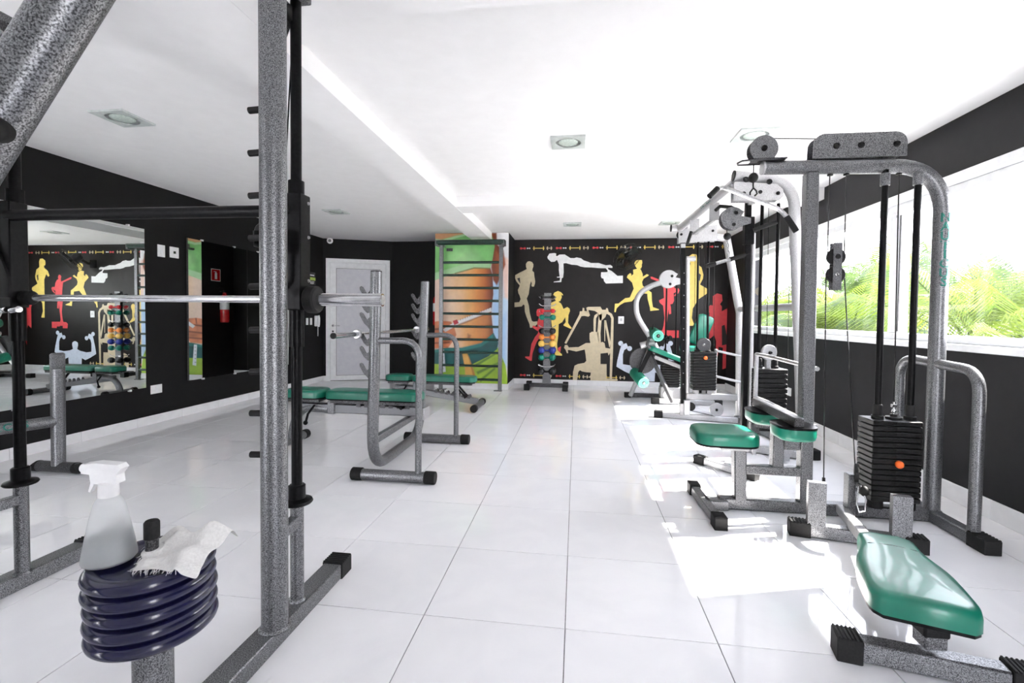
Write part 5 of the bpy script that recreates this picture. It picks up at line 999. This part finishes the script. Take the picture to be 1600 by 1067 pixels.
# far station
YC_ = 4.30
for s in (-.04,.04): MB().prism([(1.885,2.225),(2.34,2.245),(2.335,2.44),(1.88,2.385)], (0,YC_+s,0), (1,0,0), (0,0,1), .008).obj('pulley_plate', m_ham_lit, mg)
for x, z in ((1.915,2.33),(2.10,2.345),(2.29,2.37)): bolt_mb((x,YC_-.045,z), (0,-1,0), .014, .012).obj('bolt', m_rubber, mg); MB().disc((x,YC_,z), .05, .028, (0,1,0), 20).obj('pulley', m_rubber, mg)
MB().bar((1.985,YC_,.16),(1.945,YC_,2.24), .055, .055, up=(0,1,0)).obj('black_post', m_black, mg); MB().box((1.94,YC_-.03,2.19), (.055,.04,.05)).obj('post_fitting', m_ham_lit, mg)
MB().box((1.985,YC_,.13), (.09,.08,.15), ch=.004).obj('post_shoe', m_ham_lit, mg)
for k in range(11): MB().disc((1.98-.0019*k*10*.1,YC_-.029,.45+.14*k), .006, .004, (0,1,0), 8, 0).obj('pin_hole', m_steel, mg)
MB().tube([(2.045,YC_,.06),(2.005,YC_,2.04)], .026, 16).obj('grey_post', m_ham_lit, mg); MB().tube([(1.99,YC_,2.03),(2.10,YC_,2.03)], .032, 16).obj('post_stub', m_ham_lit, mg)
for x in (2.15, 2.275): MB().tube([(x,YC_,.30),(x-.02,YC_,2.27)], .0135, 14).obj('guide_rod', m_black, mg)
for x in (2.10, 2.21, 2.33): MB().tube([(x+.01,YC_-.02,.85),(x-.01,YC_-.02,2.27)], .003, 5).obj('cable', m_gloss, mg)
weight_stack(2.085, 2.36, YC_, .18, .385, .865, 13, mg, .795, (2.15,2.275))
MB().disc((2.215,YC_-.03,.955), .085, .03, (0,1,0), 24).obj('stack_pulley', m_dark, mg); bolt_mb((2.215,YC_-.047,.955), (0,-1,0), .012, .01).obj('bolt', m_chrome, mg)
MB().bar((2.02,YC_,.30),(2.66,YC_,.30), .07, .075).obj('stack_shelf', m_ham_lit, mg)
for x in (2.14,2.30): MB().box((x,YC_,.365), (.06,.08,.055)).obj('stack_foot', m_ham_lit, mg)
t4 = [Vector((2.47,YC_,2.27)), Vector((2.615,YC_,1.50)), Vector((2.645,YC_,1.36)), Vector((2.67,YC_,.05))]
MB().tube(t4, .047, 22).obj('rear_tube', m_ham_lit, mg); MB().tube([(2.34,YC_,2.30),(2.47,YC_,2.28)], .045, 18).obj('rear_tube_head', m_ham_lit, mg)
MB().tube([(2.64,YC_,1.40),(2.628,YA,1.40)], .036, 18).obj('link_tube', m_ham_lit, mg)
MB().bar((2.37,YC_,.90),(2.37,YC_,.32), .028, .028, up=(0,1,0)).obj('guard_post', m_ham_lit, mg)
for z in (.88,.56): MB().tube([(2.37,YC_-.02,z),(2.655,YC_-.08,z-.06)], .015, 10).obj('guard_rail', m_ham_lit, mg)
MB().bar((1.70,4.36,.04),(2.62,4.16,.04), .075, .07).obj('base_beam', m_ham_lit, mg); caps([((1.67,4.366,.045),(-1,.2,0))], .08, .075, .11, m_rubber, mg)
f = MB(); f.box((2.02,YC_-.06,.16), (.07,.05,.19)); f.obj('pulley_yoke', m_ham_lit, mg); MB().disc((2.075,YC_-.03,.17), .055, .03, (0,1,0), 20).obj('low_pulley', m_rubber, mg)
MB().disc((2.365,4.20,.155), .085, .035, (.1,-1,0), 26).obj('cover_disc', m_ham_lit, mg); bolt_mb((2.363,4.18,.155), (.1,-1,0), .014, .012).obj('bolt', m_rubber, mg)
MB().tube([(2.08,YC_-.05,.12),(2.36,4.19,.075)], .004, 5).obj('cable', m_gloss, mg)

# ================================================================== LEG CURL / EXTENSION MACHINE (far right)
le = thing('leg_curl_machine', (1.8,5.5,0), 'lit-toned grey leg curl machine with green foam rollers and slanted pad, before the mural', 'leg machine')
YL = 5.45
ap = [Vector((1.93,YL,1.83)), Vector((1.76,YL,1.775))]+arc((1.72,YL,1.75),(1.52,YL,1.66),(1.525,YL,1.47),8)+arc((1.53,YL,1.40),(1.54,YL,1.30),(1.62,YL,1.18),4)+[Vector((1.80,YL,.90)),Vector((1.84,YL,.82))]
MB().tube(ap, .040, 20).obj('curved_arm', m_ham_lit, le)
for s in (-.035,.035): MB().prism([(u*1.28,v*1.28) for u, v in dpl], (1.99,YL+s,1.865), (1,0,0), (0,0,1), .008).obj('head_plate', m_ham_lit, le)
MB().disc((1.99,YL,1.87), .10, .03, (0,1,0), 24).obj('head_pulley', m_rubber, le)
for x, z in ((2.035,1.91),(2.01,1.79)): bolt_mb((x,YL-.04,z), (0,-1,0), .018, .014).obj('bolt', m_rubber, le)
roller((1.80,5.62,1.06), (1.82,5.22,1.02), .085, le)
roller((1.53,5.55,.44), (1.62,5.18,.33), .085, le)
MB().disc((1.655,5.60,.62), .20, .04, (0,1,0), 32).obj('cam_disc', m_dark, le)
MB().bar((1.735,YL-.08,.80),(1.56,YL-.08,.40), .06, .05, up=(0,1,0)).obj('swing_lever', m_black, le)
MB().tube([(1.74,YL,.82),(1.50,YL+.3,.05)], .035, 16).obj('front_leg', m_ham_lit, le)
MB().bar((1.72,YL-.04,.78),(2.03,5.14,.06), .055, .045).obj('rear_strut', m_dark, le)
MB().tube([(1.60,YL,.86),(1.82,YL,.92)], .05, 16).obj('hip_tube', m_ham_lit, le)
f = MB(); f.tube([(1.80,YL-.1,1.02),(1.70,YL-.12,.98),(1.68,YL-.12,.88),(1.80,YL-.1,.75)], .022, 10); f.obj('crank', m_dark, le)
MB().tube([(1.76,YL-.05,1.08),(1.78,YL-.06,1.19)], .012, 8).obj('lever_grip', m_rubber, le)
ux = Vector((.53,0,-.20)).normalized(); pad(rrect(.62,.30,.07), .07, (1.985,YL,.70), ux, (0,1,0), le, 'slanted_pad')
MB().bar((1.80,YL-.02,.70),(2.25,YL-.02,.53), .07, .06).obj('pad_beam', m_ham_lit, le)
f = MB(); f.bar((1.80,YL-.05,.92),(2.03,YL-.05,1.00), .03,.025); f.ball((2.02,YL-.06,.99), .035, 12, 8); f.obj('link_arm', m_black, le)
MB().bar((1.46,5.86,.04),(2.1,5.86,.04), .07, .065).obj('front_foot', m_dark, le); caps([((1.44,5.86,.04),(-1,0,0))], .075, .07, .10, m_rubber, le)
MB().bar((1.81,5.36,.04),(2.72,5.36,.04), .075, .07).obj('rear_foot', m_ham_lit, le); caps([((1.79,5.36,.04),(-1,0,0)),((2.74,5.36,.04),(1,0,0))], .08, .075, .11, m_rubber, le)
MB().bar((2.05,5.86,.04),(2.05,5.36,.04), .07, .06).obj('spine_beam', m_dark, le)
weight_stack(1.93, 2.20, YL+.12, .18, .24, .62, 10, le, None, ())
for x in (1.99,2.14): MB().tube([(x,YL+.12,.06),(x,YL+.12,1.84)], .0125, 12).obj('guide_rod', m_black, le)
MB().box((2.065,YL+.12,.15), (.30,.16,.18)).obj('stack_base', m_ham_lit, le)
MB().disc((1.99,5.33,.15), .07, .03, (0,1,0), 22).obj('cover_disc', m_ham_lit, le)

# ================================================================== PEC DECK BEHIND THE STACK
pdk = thing('chest_bench', (2.6,5.9,0), 'green upright back pad with its seat on a black frame, behind the far weight stack', 'bench')
MB().bar((2.62,6.05,.05),(2.62,6.05,1.30), .06, .06, up=(0,1,0)).obj('back_post', m_black, pdk)
ub = Vector((.38,0,1)).normalized(); pad(rrect(.50,.26,.07), .07, (2.60,5.98,1.10), ub, (-1,0,.38), pdk, 'back_pad')
pad(rrect(.32,.34,.08), .07, (2.42,5.80,.78), (1,0,0), (0,1,0), pdk, 'seat')
MB().bar((2.42,5.82,.05),(2.42,5.82,.78), .06, .06, up=(0,1,0)).obj('seat_post', m_ham_lit, pdk)
MB().bar((2.30,5.82,.035),(2.75,6.05,.035), .07, .06).obj('base_beam', m_dark, pdk); MB().bar((2.45,6.25,.035),(2.85,6.0,.035), .07, .06).obj('rear_foot', m_dark, pdk)

bpy.context.view_layer.update()
